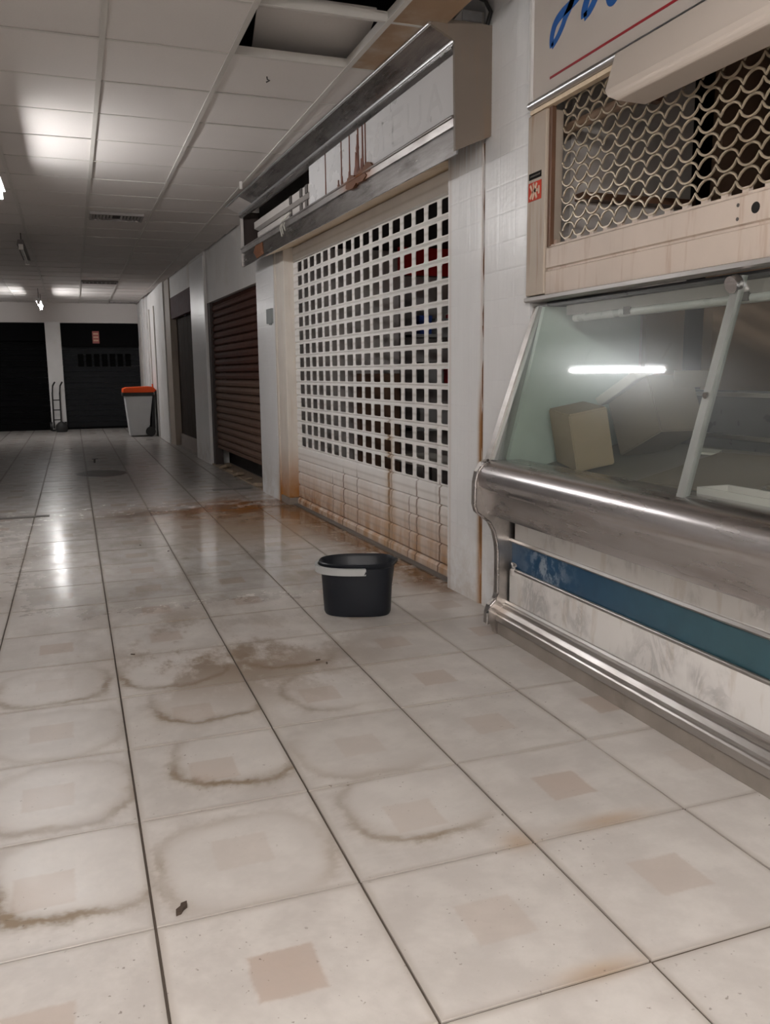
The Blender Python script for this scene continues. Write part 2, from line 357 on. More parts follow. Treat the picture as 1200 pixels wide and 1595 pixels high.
M = dict(
 floor=floor_mat(), grout=simple('grout', (.10, .078, .06), .8, var=.3, sc=5),
 panel=ceil_mat('ceiling_panel', (.60, .57, .55)), stained=ceil_mat('ceiling_panel_stained', (.45, .39, .33), (.27, .165, .09)),
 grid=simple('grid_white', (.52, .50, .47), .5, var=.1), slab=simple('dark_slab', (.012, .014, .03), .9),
 wtile=walltile_mat('wall_tile_white', (.72, .725, .735)), plaster=simple('plaster', (.66, .65, .64), .6, var=.1, sc=1.5, dirt=(.42, .36, .29), damt=.35),
 wjoint=simple('tile_joint', (.66, .65, .64), .8), crack=painted('crack_rust', (.14, .06, .022), (.36, .16, .035), 2.9, .9, .3, .8),
 shutter=shutter_mat(), cream=painted('cream_paint', (.56, .475, .41), (.27, .12, .04), 0, 0, .85, .5),
 postm=painted('post_paint', (.62, .575, .52), (.33, .14, .03), 1.3, 1.2, .22, .45, None),
 casepost=painted('case_post_paint', (.42, .355, .29), (.24, .11, .03), 0, 0, .7, .5, 4.84),
 soffit=painted('soffit_cream', (.72, .58, .42), (.27, .15, .07), 0, 0, .4, .5),
 steel=metal('stainless', (.60, .575, .575), .21, .15, (.36, .31, .285), .55), steel2=metal('kick_steel', (.50, .475, .455), .3, .3, (.3, .26, .23), .7),
 grime=metal('grimy_metal', (.50, .49, .49), .2, .8, (.09, .075, .065), .85), endplate=painted('end_plate', (.155, .125, .10), (.2, .12, .06), 0, 0, .5, .5),
 ledge=metal('ledge_metal', (.42, .40, .39), .4, .4, (.17, .14, .125), .8, rustz=(7.0, .45)),
 chrome=metal('chrome', (.62, .62, .63), .3, .12, (.4, .35, .3), .25),
 plinth=simple('plinth', (.27, .235, .205), .5, var=.3, sc=4, dirt=(.13, .11, .095)),
 marble=marble(), blue=blueband(), glass=glass_mat('case_glass', (.93, .955, .94), .11),
 greeng=simple('green_glass', (.48, .56, .51), .35, var=.15, sc=2),
 sign=simple('sign_board', (.50, .45, .41), .4, var=.1, sc=1.6, dirt=(.40, .32, .24), damt=.4), signblue=simple('blue_lettering', (.012, .10, .36), .4, var=.1),
 signred=simple('red_line', (.30, .012, .02), .4), whitesign=simple('white_acrylic', (.60, .60, .61), .3, var=.06, sc=1),
 ghost=simple('ghost_letters', (.565, .565, .575), .35, var=.06), lampcover=simple('lamp_cover', (.56, .495, .44), .5, var=.06, sc=1),
 black=simple('black_sticker', (.010, .008, .007), .8, spec=.08), orange=simple('orange_sticker', (.50, .035, .010), .6, var=.15, spec=.2), cremes=simple('sticker_mark', (.62, .40, .27), .5), tinytext=simple('tiny_print', (.10, .085, .07), .5),
 wire=simple('grille_wire', (.40, .325, .235), .35, .3, var=.3, sc=3, dirt=(.2, .10, .045), damt=.6), darkbox=simple('dark_hole', (.006, .005, .005), .9),
 bucket=simple('bucket_plastic', (.009, .011, .016), .42, var=.12, sc=3, spec=.3), handle=simple('bucket_handle', (.42, .43, .43), .4, var=.1),
 water=simple('bucket_water', (.01, .012, .018), .08),
 binbody=simple('bin_body', (.52, .53, .54), .45, var=.1), binlid=simple('bin_lid', (.80, .085, .01), .5, var=.1, spec=.25), rubber=simple('rubber', (.012, .012, .012), .6),
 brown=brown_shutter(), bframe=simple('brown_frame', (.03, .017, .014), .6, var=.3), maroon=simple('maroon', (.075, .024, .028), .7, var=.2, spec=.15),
 dkbrown=simple('dark_brown_panel', (.034, .021, .014), .8, var=.4, sc=2, spec=.12), lowpanel=simple('low_panel', (.24, .20, .18), .6, var=.2), beige=painted('beige_post', (.34, .29, .24), (.2, .14, .09), 1, .3, .3, .6),
 dkgrey=simple('dark_grey_shutter', (.020, .021, .023), .8, var=.2, sc=2, spec=.1), blackish=simple('black_shutter', (.004, .004, .0045), .8, var=.2, spec=.06), winhole=simple('shutter_window', (.002, .002, .002), .7, spec=.03),
 pink=simple('pink_sign', (.40, .10, .09), .5, var=.3, sc=20), vent=simple('vent_frame', (.30, .275, .265), .6, var=.25, sc=6), ventd=simple('vent_dark', (.03, .025, .025), .7),
 batten=simple('batten', (.50, .50, .50), .5), endcap=simple('end_cap', (.55, .53, .5), .5), battend=simple('batten_dark', (.09, .08, .075), .6), hang=simple('hanger', (.04, .037, .035), .5),
 tube_near=emit('tube_near', (1, .98, .97), LAMP_NEAR), tube_far=emit('tube_far', (1, .98, .97), LAMP_FAR), tube_back=emit('tube_back', (1, .965, .935), LAMP_BACK), tube_off=simple('tube_off', (.5, .5, .48), .3),
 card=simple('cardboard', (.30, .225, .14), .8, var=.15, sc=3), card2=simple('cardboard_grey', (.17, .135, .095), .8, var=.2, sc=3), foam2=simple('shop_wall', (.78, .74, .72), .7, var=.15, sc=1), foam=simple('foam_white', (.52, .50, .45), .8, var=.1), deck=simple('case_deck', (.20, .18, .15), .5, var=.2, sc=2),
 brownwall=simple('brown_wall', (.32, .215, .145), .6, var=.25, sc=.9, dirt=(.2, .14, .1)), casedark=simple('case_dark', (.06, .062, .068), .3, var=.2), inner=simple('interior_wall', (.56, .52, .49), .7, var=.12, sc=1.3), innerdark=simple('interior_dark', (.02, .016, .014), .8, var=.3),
 redbox=simple('red_item', (.75, .015, .018), .5), bluebox=simple('blue_item', (.02, .06, .30), .5), greybox=simple('grey_item', (.32, .32, .32), .5), wood=simple('brown_wood', (.14, .07, .04), .5, var=.3, sc=3),
 plate=simple('grey_plate', (.24, .26, .26), .5), framegrey=simple('frame_grey', (.30, .31, .295), .4, .5, var=.2, sc=5), leaf=simple('dry_leaf', (.075, .05, .035), .8, var=.4, sc=20), rubble=simple('rubble', (.33, .25, .18), .9, var=.3, sc=10), cable=simple('cable', (.012, .01, .01), .5), threshold=simple('threshold', (.14, .125, .115), .6),
 whitebit=simple('white_bit', (.6, .58, .55), .5), drip=simple('rust_drip', (.16, .045, .02), .5, var=.4, sc=9), rustlt=simple('rust_light', (.15, .055, .02), .7, var=.3, sc=9), ballast=simple('ballast_white', (.50, .47, .45), .5, var=.1),
)

# ================================================================ SETTING
# ---- floor: slab (the grout) and one object per tile
floor = struct('floor', MB().box(-7, -11, -.3, 9, 41, -.012), M['grout'])
def tile_mesh(name, mat, h, g=.0065, t=.03, b=.0015):
    a = h-g
    mb = MB().add([(-a,-a,-t),(a,-a,-t),(a,a,-t),(-a,a,-t),(-a,-a,-.002),(a,-a,-.002),(a,a,-.002),(-a,a,-.002),(-a+b,-a+b,0),(a-b,-a+b,0),(a-b,a-b,0),(-a+b,a-b,0)],
                  [(0,1,5,4),(1,2,6,5),(2,3,7,6),(3,0,4,7),(4,5,9,8),(5,6,10,9),(6,7,11,10),(7,4,8,11),(8,9,10,11)])
    return mb.mesh(name, mat, (0, 0, 0), 0)
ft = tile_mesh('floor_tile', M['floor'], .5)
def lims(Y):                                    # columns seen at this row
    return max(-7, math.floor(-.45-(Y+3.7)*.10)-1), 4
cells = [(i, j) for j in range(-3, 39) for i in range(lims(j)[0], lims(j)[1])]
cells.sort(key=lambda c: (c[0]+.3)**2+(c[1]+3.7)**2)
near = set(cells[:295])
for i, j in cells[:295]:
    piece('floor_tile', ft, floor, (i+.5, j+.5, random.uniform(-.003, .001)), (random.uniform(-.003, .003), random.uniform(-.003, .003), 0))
mb = MB()
for i in range(-7, 9):
    for j in range(-11, 41):
        if (i, j) in near: continue
        a = .494; x, y = i+.5, j+.5
        mb.add([(x-a,y-a,-.02),(x+a,y-a,-.02),(x+a,y+a,-.02),(x-a,y+a,-.02),(x-a,y-a,0),(x+a,y-a,0),(x+a,y+a,0),(x-a,y+a,0)],
               [(0,1,5,4),(1,2,6,5),(2,3,7,6),(3,0,4,7),(4,5,6,7)])
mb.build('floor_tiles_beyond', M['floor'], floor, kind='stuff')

# ---- ceiling: dark slab above, grid bars, one object per panel
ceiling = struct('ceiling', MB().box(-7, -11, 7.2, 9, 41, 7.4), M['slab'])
PX, PY, X0, Y0 = 1.268, 1.277, .303, 5.65
pm = MB().box(-PX/2+.02, -PY/2+.02, .0, PX/2-.02, PY/2-.02, .05).mesh('ceiling_panel', M['panel'], (0, 0, 0), 0)
pms = MB().box(-PX/2+.02, -PY/2+.02, .0, PX/2-.02, PY/2-.02, .05).mesh('ceiling_panel', M['stained'], (0, 0, 0), 0)
stuffp = MB()
holes = {(1, -1), (1, -2), (2, -3), (2, -4), (1, -3)}
vents = {(0, 7), (0, 16), (0, 23), (1, 23), (2, 23)}
for j in range(-13, 28):
    for i in range(-6, 3):
        if (i, j) in holes: continue
        x, y = X0+(i+.5)*PX, Y0+(j+.5)*PY
        if y > 39: continue
        vis = j >= -2 and i >= -1-(j+6)*.12
        if i == 2:                              # cut panels along the shops
            w1 = 4.05-.033*y-.02
            if -2 <= j <= 0 and y < 5.65: w1 = 3.38 if j == -2 else 3.55
            mb = MB().box(X0+2*PX+.02, y-PY/2+.02, ZC, w1, y+PY/2-.02, ZC+.05)
            if vis: mb.build('ceiling_panel', M['stained'] if j <= -1 else M['panel'], ceiling, org=(x, y, ZC))
            else: stuffp.box(X0+2*PX+.02, y-PY/2+.02, ZC, w1, y+PY/2-.02, ZC+.05)
        elif vis: piece('ceiling_panel', pm, ceiling, (x, y, ZC+random.uniform(0, .006)), (random.uniform(-.004, .004), random.uniform(-.004, .004), 0))
        else: stuffp.box(x-PX/2+.02, y-PY/2+.02, ZC, x+PX/2-.02, y+PY/2-.02, ZC+.05)
stuffp.build('ceiling_panels_beyond', M['panel'], ceiling, kind='stuff')
def bar_long(x):
    return MB().box(x-.028, -11, ZC-.012, x+.028, 39.5, ZC).box(x-.006, -11, ZC, x+.006, 39.5, ZC+.1)
for i in range(-5, 4):
    if i == 3: continue
    bar_long(X0+i*PX).build('grid_bar', M['grid'], ceiling)
for j in range(-12, 27):
    y = Y0+j*PY
    MB().box(-7, y-.02, ZC-.004, 3.98-.033*y if j > -2 else 3.35, y+.02, ZC).box(-7, y-.006, ZC, 2.84, y+.006, ZC+.09).build('cross_bar', M['grid'], ceiling)
Mx = Matrix.Rotation(math.radians(-7), 3, 'Z') @ Matrix.Rotation(math.radians(-9), 3, 'X') @ Matrix.Rotation(math.radians(3), 3, 'Y')
t = thing('loose_ceiling_panel', 'loose white ceiling panel lying askew inside the open ceiling gap', 'ceiling panel', (2.5, 5.6, 6.12))
MB().rbox((2.46, 5.75, 6.12), (1.2, 1.2, .05), Mx).build('board', M['panel'], t)
MB().rbox((2.46, 5.75, 6.148), (1.19, 1.19, .006), Mx).build('backing', M['foam'], t)
# ---- vents
def vent(x0, x1, y0, y1, label, nsl):
    t = thing('ceiling_vent', label, 'vent', ((x0+x1)/2, (y0+y1)/2, ZC-.06), 'vents in the dropped ceiling')
    mb = MB(); e = .05; z0, z1 = ZC-.06, ZC-.004
    mb.box(x0, y0, z0, x1, y0+e, z1).box(x0, y1-e, z0, x1, y1, z1).box(x0, y0+e, z0, x0+e, y1-e, z1).box(x1-e, y0+e, z0, x1, y1-e, z1)
    mb.build('frame', M['vent'], t)
    MB().box(x0+e, y0+e, ZC-.012, x1-e, y1-e, ZC-.004).build('backing', M['ventd'], t)
    for k in range(nsl):
        x = x0+e+(k+.5)*(x1-x0-2*e)/nsl
        if nsl > 8 and k in (6, 7): continue
        MB().rbox((x, (y0+y1)/2, ZC-.034), (.045, y1-y0-2*e, .012), Matrix.Rotation(.6, 3, 'Y')).build('slat', M['vent'], t)
vent(.36, 1.42, 15.0, 15.75, 'slatted ceiling vent nearest the camera with a broken slat', 14)
vent(.33, 1.57, 28.4, 29.0, 'dark ceiling vent halfway down the corridor', 8)
vent(1.62, 2.80, 37.0, 37.6, 'far dark ceiling vent left of the far corner one', 6)
vent(2.86, 3.0+.0, 37.0, 37.6, 'small dark ceiling vent in the far right corner', 2) if False else vent(2.86, 3.4-.8+.25, 0, 0, '', 0) if False else None

# ---- walls of the right side
def W(n, s0, s1, z0, z1, d=.5): return MB(True).box(4.02-n, s0, z0, 4.02-n+d, s1, z1)
def prect(mb): return mb
TP = .27
tm = {}
def wtile_mesh(w, h):
    k = (round(w, 3), round(h, 3))
    if k in tm: return tm[k]
    a, b, g = w/2-.0003, h/2-.0003, .016
    mb = MB().add([(.02,-a,-b),(.02,a,-b),(.02,a,b),(.02,-a,b),(.0008,-a,-b),(.0008,a,-b),(.0008,a,b),(.0008,-a,b),(0,-a+g,-b+g),(0,a-g,-b+g),(0,a-g,b-g),(0,-a+g,b-g)],
                  [(0,1,5,4),(1,2,6,5),(2,3,7,6),(3,0,4,7),(4,5,9,8),(5,6,10,9),(6,7,11,10),(7,4,8,11),(8,9,10,11)])
    tm[k] = mb.mesh('wall_tile', M['wtile'], (0, 0, 0), 0); return tm[k]
def tiled(wall, n, s0, s1, z0, z1, pw=TP, ph=TP):
    cols = max(1, round((s1-s0)/pw)); rows = max(1, round((z1-z0)/ph)); cw, chh = (s1-s0)/cols, (z1-z0)/rows
    me = wtile_mesh(cw, chh)
    for i in range(cols):
        for j in range(rows):
            s = s0+(i+.5)*cw
            piece('wall_tile', me, wall, (4.02-n-.033*s-.02, s, z0+(j+.5)*chh), (0, random.uniform(-.003, .003), .033+random.uniform(-.003, .003)))
wr = struct('wall_right', W(0, 3.44, 4.345, 0, 7.2), M['wjoint']); tiled(wr, 0, 3.445, 4.34, .0, 6.75)
wr2 = struct('wall_right', W(0, 4.395, 5.18, 0, 7.2), M['wjoint']); tiled(wr2, 0, 4.40, 5.175, .0, 4.86)
struct('trim_1', W(-.07, 4.345, 4.395, 0, 7.2, .3), M['wjoint'])
t = thing('wall_crack', 'long rusty crack running down the white tiled wall beside the shutter', 'crack', (3.87, 4.37, 0))
pts = [(4.37+.018*math.sin(k*1.3)+random.uniform(-.008, .008), k*.12) for k in range(41)]
mb = MB(True)
for (a, za), (b, zb) in zip(pts, pts[1:]):
    w1 = (.016+.014*abs(math.sin(za*2.1+.6)))*(1.15 if za < 2.9 else .45)
    mb.add([(4.018, a-w1, za), (4.018, a+w1, za), (4.018, b+w1, zb), (4.018, b-w1, zb), (4.10, a-w1, za), (4.10, a+w1, za), (4.10, b+w1, zb), (4.10, b-w1, zb)], [(0,1,2,3), (0,4,7,3), (1,5,6,2), (4,5,6,7)])
mb.build('rust_line', M['crack'], t)
wr3 = struct('wall_right', W(0, 12.78, 14.2, 0, 7.2), M['wjoint']); tiled(wr3, 0, 12.785, 14.19, .0, 5.6)
struct('wall_right', W(-.06, 14.2, 20.2, 4.43, 7.2), M['plaster'])
wr4 = struct('wall_right', W(0, 20.2, 22.45, 0, 7.2), M['wjoint']); tiled(wr4, 0, 20.205, 22.44, 0, 5.7, .55, .5)
struct('wall_right', W(-.06, 22.45, 27.1, 5.13, 7.2), M['plaster'])
struct('wall_right', W(-.02, 27.1, 28.3, 0, 7.2), M['beige'])
struct('wall_right', W(.03, 28.3, 29.4, 0, 7.2), M['plaster'])
struct('wall_right', MB().box(3.03, 29.4, 0, 3.6, 34.6, 7.2).box(2.98, 34.6, 0, 3.6, 35.4, 7.2).box(2.90, 35.4, 0, 3.6, 39, 7.2), M['plaster'])
for k, (y, dx) in enumerate(((31.5, 0), (33.6, 0), (36.6, -.13))):
    struct('trim_%d' % (k+2), MB().box(2.985+dx, y, 0, 3.04+dx, y+.14, 5.2), M['grid'])
struct('door_1', MB().box(2.87, 36.9, 0, 2.90, 38.3, 4.2).box(2.85, 36.9, 2.6, 2.87, 38.2, 3.5), M['inner'])
# unseen shell that closes the hall
struct('wall_shop', MB(True).box(8.6, -11, 0, 9, 41, 7.2), M['innerdark'])
struct('wall_left', MB().box(-6.4, -11, 0, -6, 39, 7.2), M['plaster'])
struct('wall_back', MB().box(-6.4, -11, 0, 9, -10.6, 7.2), M['plaster'])
struct('wall_right', MB().box(3.9, -10.6, 0, 4.3, -1.75, 7.2), M['plaster'])
# ---- far wall
FY = 38.7
struct('wall_far', MB().box(-6.4, FY+.36, 0, 4, FY+.8, 7.2), M['plaster'])
struct('wall_far', MB().box(-6.4, FY-.1, 4.91, 4, FY+.35, 7.2), M['panel'])
struct('wall_far', MB().box(-1.22, FY-.25, 0, -.56, FY+.36, 4.95), M['plaster'])
def far_shutter(x0, x1, z1, hz, mat, label, win):
    t = thing('roller_shutter', label, 'shutter', ((x0+x1)/2, FY+.2, 0))
    MB().box(x0, FY-.05, hz, x1, FY+.34, z1).build('header_box', M['blackish'], t)
    k = 0; z = .08
    while z < hz-.02:
        z2 = min(z+.26, hz)
        MB().prismx([(FY+.19, z+.003), (FY+.182, z+.02), (FY+.182, z2-.02), (FY+.19, z2-.003), (FY+.26, z2-.003), (FY+.26, z+.003)], x0, x1).build('slat', M[mat], t)
        z = z2
    MB().box(x0, FY+.14, 0, x1, FY+.28, .08).build('bottom_bar', M['blackish'], t)
    if win:
        for k in range(7):
            x = .12+k*.355; MB().box(x, FY+.165, 2.92, x+.25, FY+.181, 3.5).build('window', M['winhole'], t)
far_shutter(-.56, 2.9, 4.9, 3.85, 'dkgrey', 'dark grey far shutter with a row of seven small windows', True)
far_shutter(-6, -1.22, 4.9, 4.1, 'blackish', 'black far shutter at the left end of the corridor', False)
t = thing('hanging_sign', 'small reddish sign on the black header of the far shutter', 'sign', (.95, FY-.07, 3.98))
MB().box(.82, FY-.1, 3.98, 1.12, FY-.051, 4.54).build('board', M['pink'], t)
for k in range(3): MB().box(.86, FY-.106, 4.08+k*.15, 1.08, FY-.1, 4.15+k*.15).build('print_line', M['cremes'], t)

# ================================================================ SHOP WITH PERFORATED SHUTTER
sh = thing('perforated_shutter', 'white perforated roller shutter with rust streaks along its foot', 'shutter', (3.8, 8.7, 0))
SX, SH, SW = 4.22, .246, .378
def slat_hole(zc):
    mb = MB(True); zb, zt = zc-SH/2, zc+SH/2; g = .022
    ys = [5.68+SW*(i-1.5) for i in range(0, 19)]; ys[0] = 5.19; ys[-1] = 12.14
    h0, h1 = zc-.086, zc+.086; c = .017; D = .012
    y_end = ys[-1]
    for i in range(18):
        a, b = ys[i], ys[i+1]; cy = 5.68+SW*(i-1); p, q = cy-.136, cy+.136
        if p < a+.02: p = a+.02
        o = [(SX, a, zb+g), (SX, b, zb+g), (SX, b, zt-g), (SX, a, zt-g)]
        e = [(SX, p+c, h0), (SX, q-c, h0), (SX, q, h0+c), (SX, q, h1-c), (SX, q-c, h1), (SX, p+c, h1), (SX, p, h1-c), (SX, p, h0+c)]
        k = [(SX+D, y, z) for _, y, z in e]
        mb.add(o+e+k, [(0,1,5,4), (1,2,7,6), (2,3,9,8), (3,0,11,10), (1,6,5), (2,8,7), (3,10,9), (0,4,11)]+[(4+m, 4+(m+1) % 8, 12+(m+1) % 8, 12+m) for m in range(8)])
    a, b = ys[0], ys[-1]
    mb.add([(SX, a, zb+g), (SX, b, zb+g), (SX+.03, b, zb), (SX+.03, a, zb), (SX, a, zt-g), (SX, b, zt-g), (SX+.03, b, zt), (SX+.03, a, zt)], [(0,1,2,3), (4,7,6,5)])
    return mb
for r in range(14): slat_hole(1.245+SH*r).build('slat', M['shutter'], sh)
def solid(zb, zt):
    g = .022
    return MB(True).prism([(SX+.03, zb), (SX, zb+g), (SX-.004, (zb+zt)/2), (SX, zt-g), (SX+.03, zt), (SX+.06, zt), (SX+.06, zb)], 5.19, 12.14)
for k in range(4): solid(.139+k*SH, .139+(k+1)*SH-.001).build('slat', M['shutter'], sh)
solid(1.245+SH*13.5, 4.838).build('slat', M['shutter'], sh)
MB(True).prism([(SX-.03, .02), (SX-.03, .10), (SX+.0, .137), (SX+.07, .137), (SX+.07, .02)], 5.19, 12.14).build('bottom_bar', M['shutter'], sh)
t = thing('guide_post', 'cream painted guide post at the far edge of the perforated shutter, rusted at its foot', 'post', (3.65, 12.45, 0))
MB(True).box(4.03, 12.14, .13, 4.3, 12.70, 4.84).build('channel', M['postm'], t, bevel=.015)
MB(True).box(4.005, 12.70, .0, 4.28, 12.775, 4.84).build('angle_trim', M['postm'], t)
MB(True).box(4.01, 12.13, 0, 4.3, 12.695, .13).build('foot', M['plinth'], t)
t = thing('shutter_threshold', 'worn dark floor threshold under the perforated shutter', 'threshold', (3.8, 8.7, 0))
MB(True).box(4.10, 5.19, .001, 4.34, 12.13, .018).build('strip', M['threshold'], t)
# header above shutter
t = thing('shutter_header', 'cream sloping soffit and header above the perforated shutter', 'header', (3.8, 8.7, 4.6))
MB(True).prism([(3.657, 4.64), (4.19, 4.83), (4.19, 4.88), (3.668, 4.69)], 5.18, 12.14).build('soffit', M['soffit'], t)
MB(True).box(4.20, 5.18, 4.842, 4.30, 12.14, 4.98).build('header_strip', M['soffit'], t)
# ---- sign box over the shutter
sb = thing('sign_box', 'long weathered metal sign box with half its front panels missing', 'sign box', (3.6, 8.6, 4.63))
Ya, Yb = 4.26, 13.7
MB(True).prism([(3.345, 5.78), (3.60, 5.665), (3.615, 5.72), (3.40, 5.83)], Ya-.03, 12.62).build('cornice', M['grime'], sb)
MB(True).prism([(3.345, 5.78), (3.60, 5.665), (3.615, 5.72), (3.40, 5.83)], 12.62, Yb+.05).build('cornice_end', M['ballast'], sb)
MB(True).tube([(3.615, Ya-.02, 5.665), (3.615, Yb, 5.665)], .032, 10).build('chrome_bead', M['chrome'], sb, smooth=40)
MB(True).tube([(3.345, Ya-.03, 5.785), (3.345, Yb+.05, 5.785)], .018, 8).build('edge_trim', M['chrome'], sb, smooth=60)
MB(True).prism([(3.60, 5.65), (3.585, 5.60), (3.62, 5.56), (3.66, 5.56), (3.66, 5.65)], Ya, Yb).build('top_rail', M['grime'], sb)
MB(True).prism([(3.60, 4.99), (3.615, 4.90), (3.66, 4.90), (3.75, 4.99)], Ya, Yb).build('sill', M['ledge'], sb)
MB(True).prism([(3.64, 4.90), (3.635, 4.64), (3.655, 4.64), (3.67, 4.90)], Ya, Yb).build('lower_rail', M['grime'], sb)
MB(True).tube([(3.60, Ya, 4.985), (3.60, Yb, 4.985)], .016, 8).build('sill_bead', M['ledge'], sb)
endp = [(3.345, 5.78), (3.60, 5.66), (3.60, 5.5), (3.61, 4.66), (4.01, 4.83), (4.01, 5.84), (3.40, 5.84)]
MB(True).prism(endp, Ya-.04, Ya).build('end_plate', M['endplate'], sb)
MB(True).prism([(3.62, 5.7), (3.61, 4.66), (4.01, 4.83), (4.01, 5.7)], Yb, Yb+.03).build('end_plate', M['bframe'], sb)
MB(True).box(4.0, Ya, 4.9, 4.02, Yb, 5.8).build('back_plate', M['innerdark'], sb)
MB(True).box(3.61, Yb-.04, 4.65, 3.66, Yb+.04, 5.6).build('corner_trim', M['ballast'], sb)
wp = MB(True).box(3.625, Ya, 4.985, 3.645, 6.62, 5.57).build('sign_panel', M['whitesign'], sb)
MB(True).box(3.63, 6.63, 4.985, 3.65, 9.1, 5.57).build('sign_panel', M['whitesign'], sb)
def letter(strokes, y0, wd, z0, z1, parent):
    mb = MB(True)
    for (a, b), (c, d) in strokes:
        ya, yb = y0-a*wd, y0-c*wd; za, zb = z0+b*(z1-z0), z0+d*(z1-z0)
        dy, dz = yb-ya, zb-za; L = math.hypot(dy, dz); ny, nz = -dz/L*.03, dy/L*.03
        mb.add([(3.6242, ya+ny, za+nz), (3.6242, ya-ny, za-nz), (3.6242, yb-ny, zb-nz), (3.6242, yb+ny, zb+nz), (3.626, ya+ny, za+nz), (3.626, ya-ny, za-nz), (3.626, yb-ny, zb-nz), (3.626, yb+ny, zb+nz)],
               [(0,1,2,3), (0,1,5,4), (2,3,7,6), (1,2,6,5), (3,0,4,7)])
    mb.build('faint_letter', M['ghost'], parent)
letter([((0, 1), (1, 1)), ((.5, 1), (.5, 0))], 6.3, .32, 5.1, 5.42, wp)
letter([((0, 0), (0, 1)), ((0, 1), (1, 1)), ((0, .5), (.8, .5)), ((0, 0), (1, 0))], 5.85, .32, 5.1, 5.42, wp)
letter([((0, 1), (0, .2)), ((0, .2), (.3, 0)), ((.3, 0), (.7, 0)), ((.7, 0), (1, .2)), ((1, .2), (1, 1))], 5.4, .32, 5.1, 5.42, wp)
letter([((0, 0), (.5, 1)), ((.5, 1), (1, 0)), ((.25, .4), (.75, .4))], 4.9, .34, 5.1, 5.42, wp)
for y, w1, z0, z1 in ((6.72, .012, 5.0, 5.57), (6.82, .03, 4.99, 5.57), (6.86, .075, 4.985, 5.18), (6.98, .035, 4.985, 5.57), (7.05, .09, 4.985, 5.30), (7.0, .05, 5.28, 5.5), (7.3, .02, 4.99, 5.57), (7.32, .05, 4.985, 5.12), (7.62, .014, 4.99, 5.57), (7.75, .035, 4.985, 5.1), (7.6, .03, 4.985, 5.12), (8.3, .01, 4.99, 5.57)):
    MB(True).prismx([(y-w1*.6, z0), (y+w1*.6, z0), (y+w1, z0+.06), (y+w1*.4, (z0+z1)/2), (y+w1*.25, z1), (y-w1*.25, z1), (y-w1*.5, (z0+z1)/2), (y-w1, z0+.05)], 3.618, 3.631).build('rust_drip', M['drip'], sb)

for y, w1, z0, z1 in ((6.6, .18, 4.985, 5.06), (6.85, .22, 4.92, 5.02), (7.2, .2, 4.9, 5.03)):
    MB(True).prismx([(y-w1, z0+.01), (y-w1*.4, z0-.03), (y+w1*.5, z0-.02), (y+w1, z0+.02), (y+w1*.6, z1), (y, z1+.02), (y-w1*.6, z1-.01)], 3.596, 3.64).build('rust_patch', M['rustlt'], sb)
MB(True).prismx([(12.0, 4.68), (12.5, 4.66), (12.75, 4.8), (12.5, 4.96), (12.1, 4.93)], 3.628, 3.65).build('rust_patch', M['rustlt'], sb)
# inside the open end of the box: white ballast trays with loose wires
for k, (z0, z1, y1) in enumerate(((5.24, 5.42, 13.0), (5.02, 5.20, 12.75))):
    t = thing('light_tray', ('upper' if k == 0 else 'lower')+' white ballast tray in the open end of the sign box', 'light tray', (3.5, 11, z0))
    MB(True).prism([(3.80, z0), (3.72, z0+.03), (3.72, z1-.03), (3.80, z1), (3.9, z1), (3.9, z0)], 9.1, y1).build('tray', M['ballast'], t)
    for y in (9.45, 9.75, 10.35): MB(True).box(3.70, y, z0+.03, 3.721, y+.12, z1-.03).build('lamp_holder', M['battend'], t)
t = thing('loose_wires', 'pale loose wires hanging from the open end of the sign box', 'wires', (3.3, 10.4, 4.8))
for a in (0, .12, .2):
    MB(True).tube([(3.68, 10.3+a, 5.12), (3.60, 10.35+a, 5.03), (3.59, 10.42+a*1.2, 4.93), (3.595, 10.38+a, 4.84-a*.3)], .012, 5).build('wire', M['foam'], t)
# cable and grey trunking on top of the near end
t = thing('metal_trunking', 'pale grey metal trunking end on top of the sign box', 'trunking', (3.5, 4.6, 5.83))
MB(True).prism([(3.62, 5.86), (3.75, 6.0), (3.98, 6.0), (3.98, 5.86)], 4.35, 5.6).build('channel', M['ballast'], t)
MB(True).box(3.74, 4.33, 5.90, 3.95, 4.35, 5.99).build('end_cap', M['chrome'], t)
t = thing('black_cable', 'short black cable curling over the sign box end', 'cable', (3.72, 4.2, 5.85))
MB(True).tube([(3.80, 4.5, 6.5), (3.82, 4.35, 6.15), (3.92, 4.22, 6.05), (3.97, 4.2, 5.95), (3.95, 4.23, 5.84)], .02, 7).build('sheath', M['cable'], t, smooth=60)
t = thing('ceiling_wire', 'tiny dark wire hook hanging below the ceiling near the gap', 'wire', (2.07, 6.2, ZC-.06))
MB().tube([(2.07, 6.2, ZC), (2.075, 6.2, ZC-.03), (2.10, 6.19, ZC-.04), (2.06, 6.2, ZC-.06)], .008, 5).build('hook', M['hang'], t)
t = thing('ceiling_clip', 'small white clip hanging from the ceiling above the sign box end', 'clip', (2.75, 11.4, ZC-.14))
MB().box(2.73, 11.4, ZC-.14, 2.77, 11.43, ZC-.012).build('tab', M['whitebit'], t)

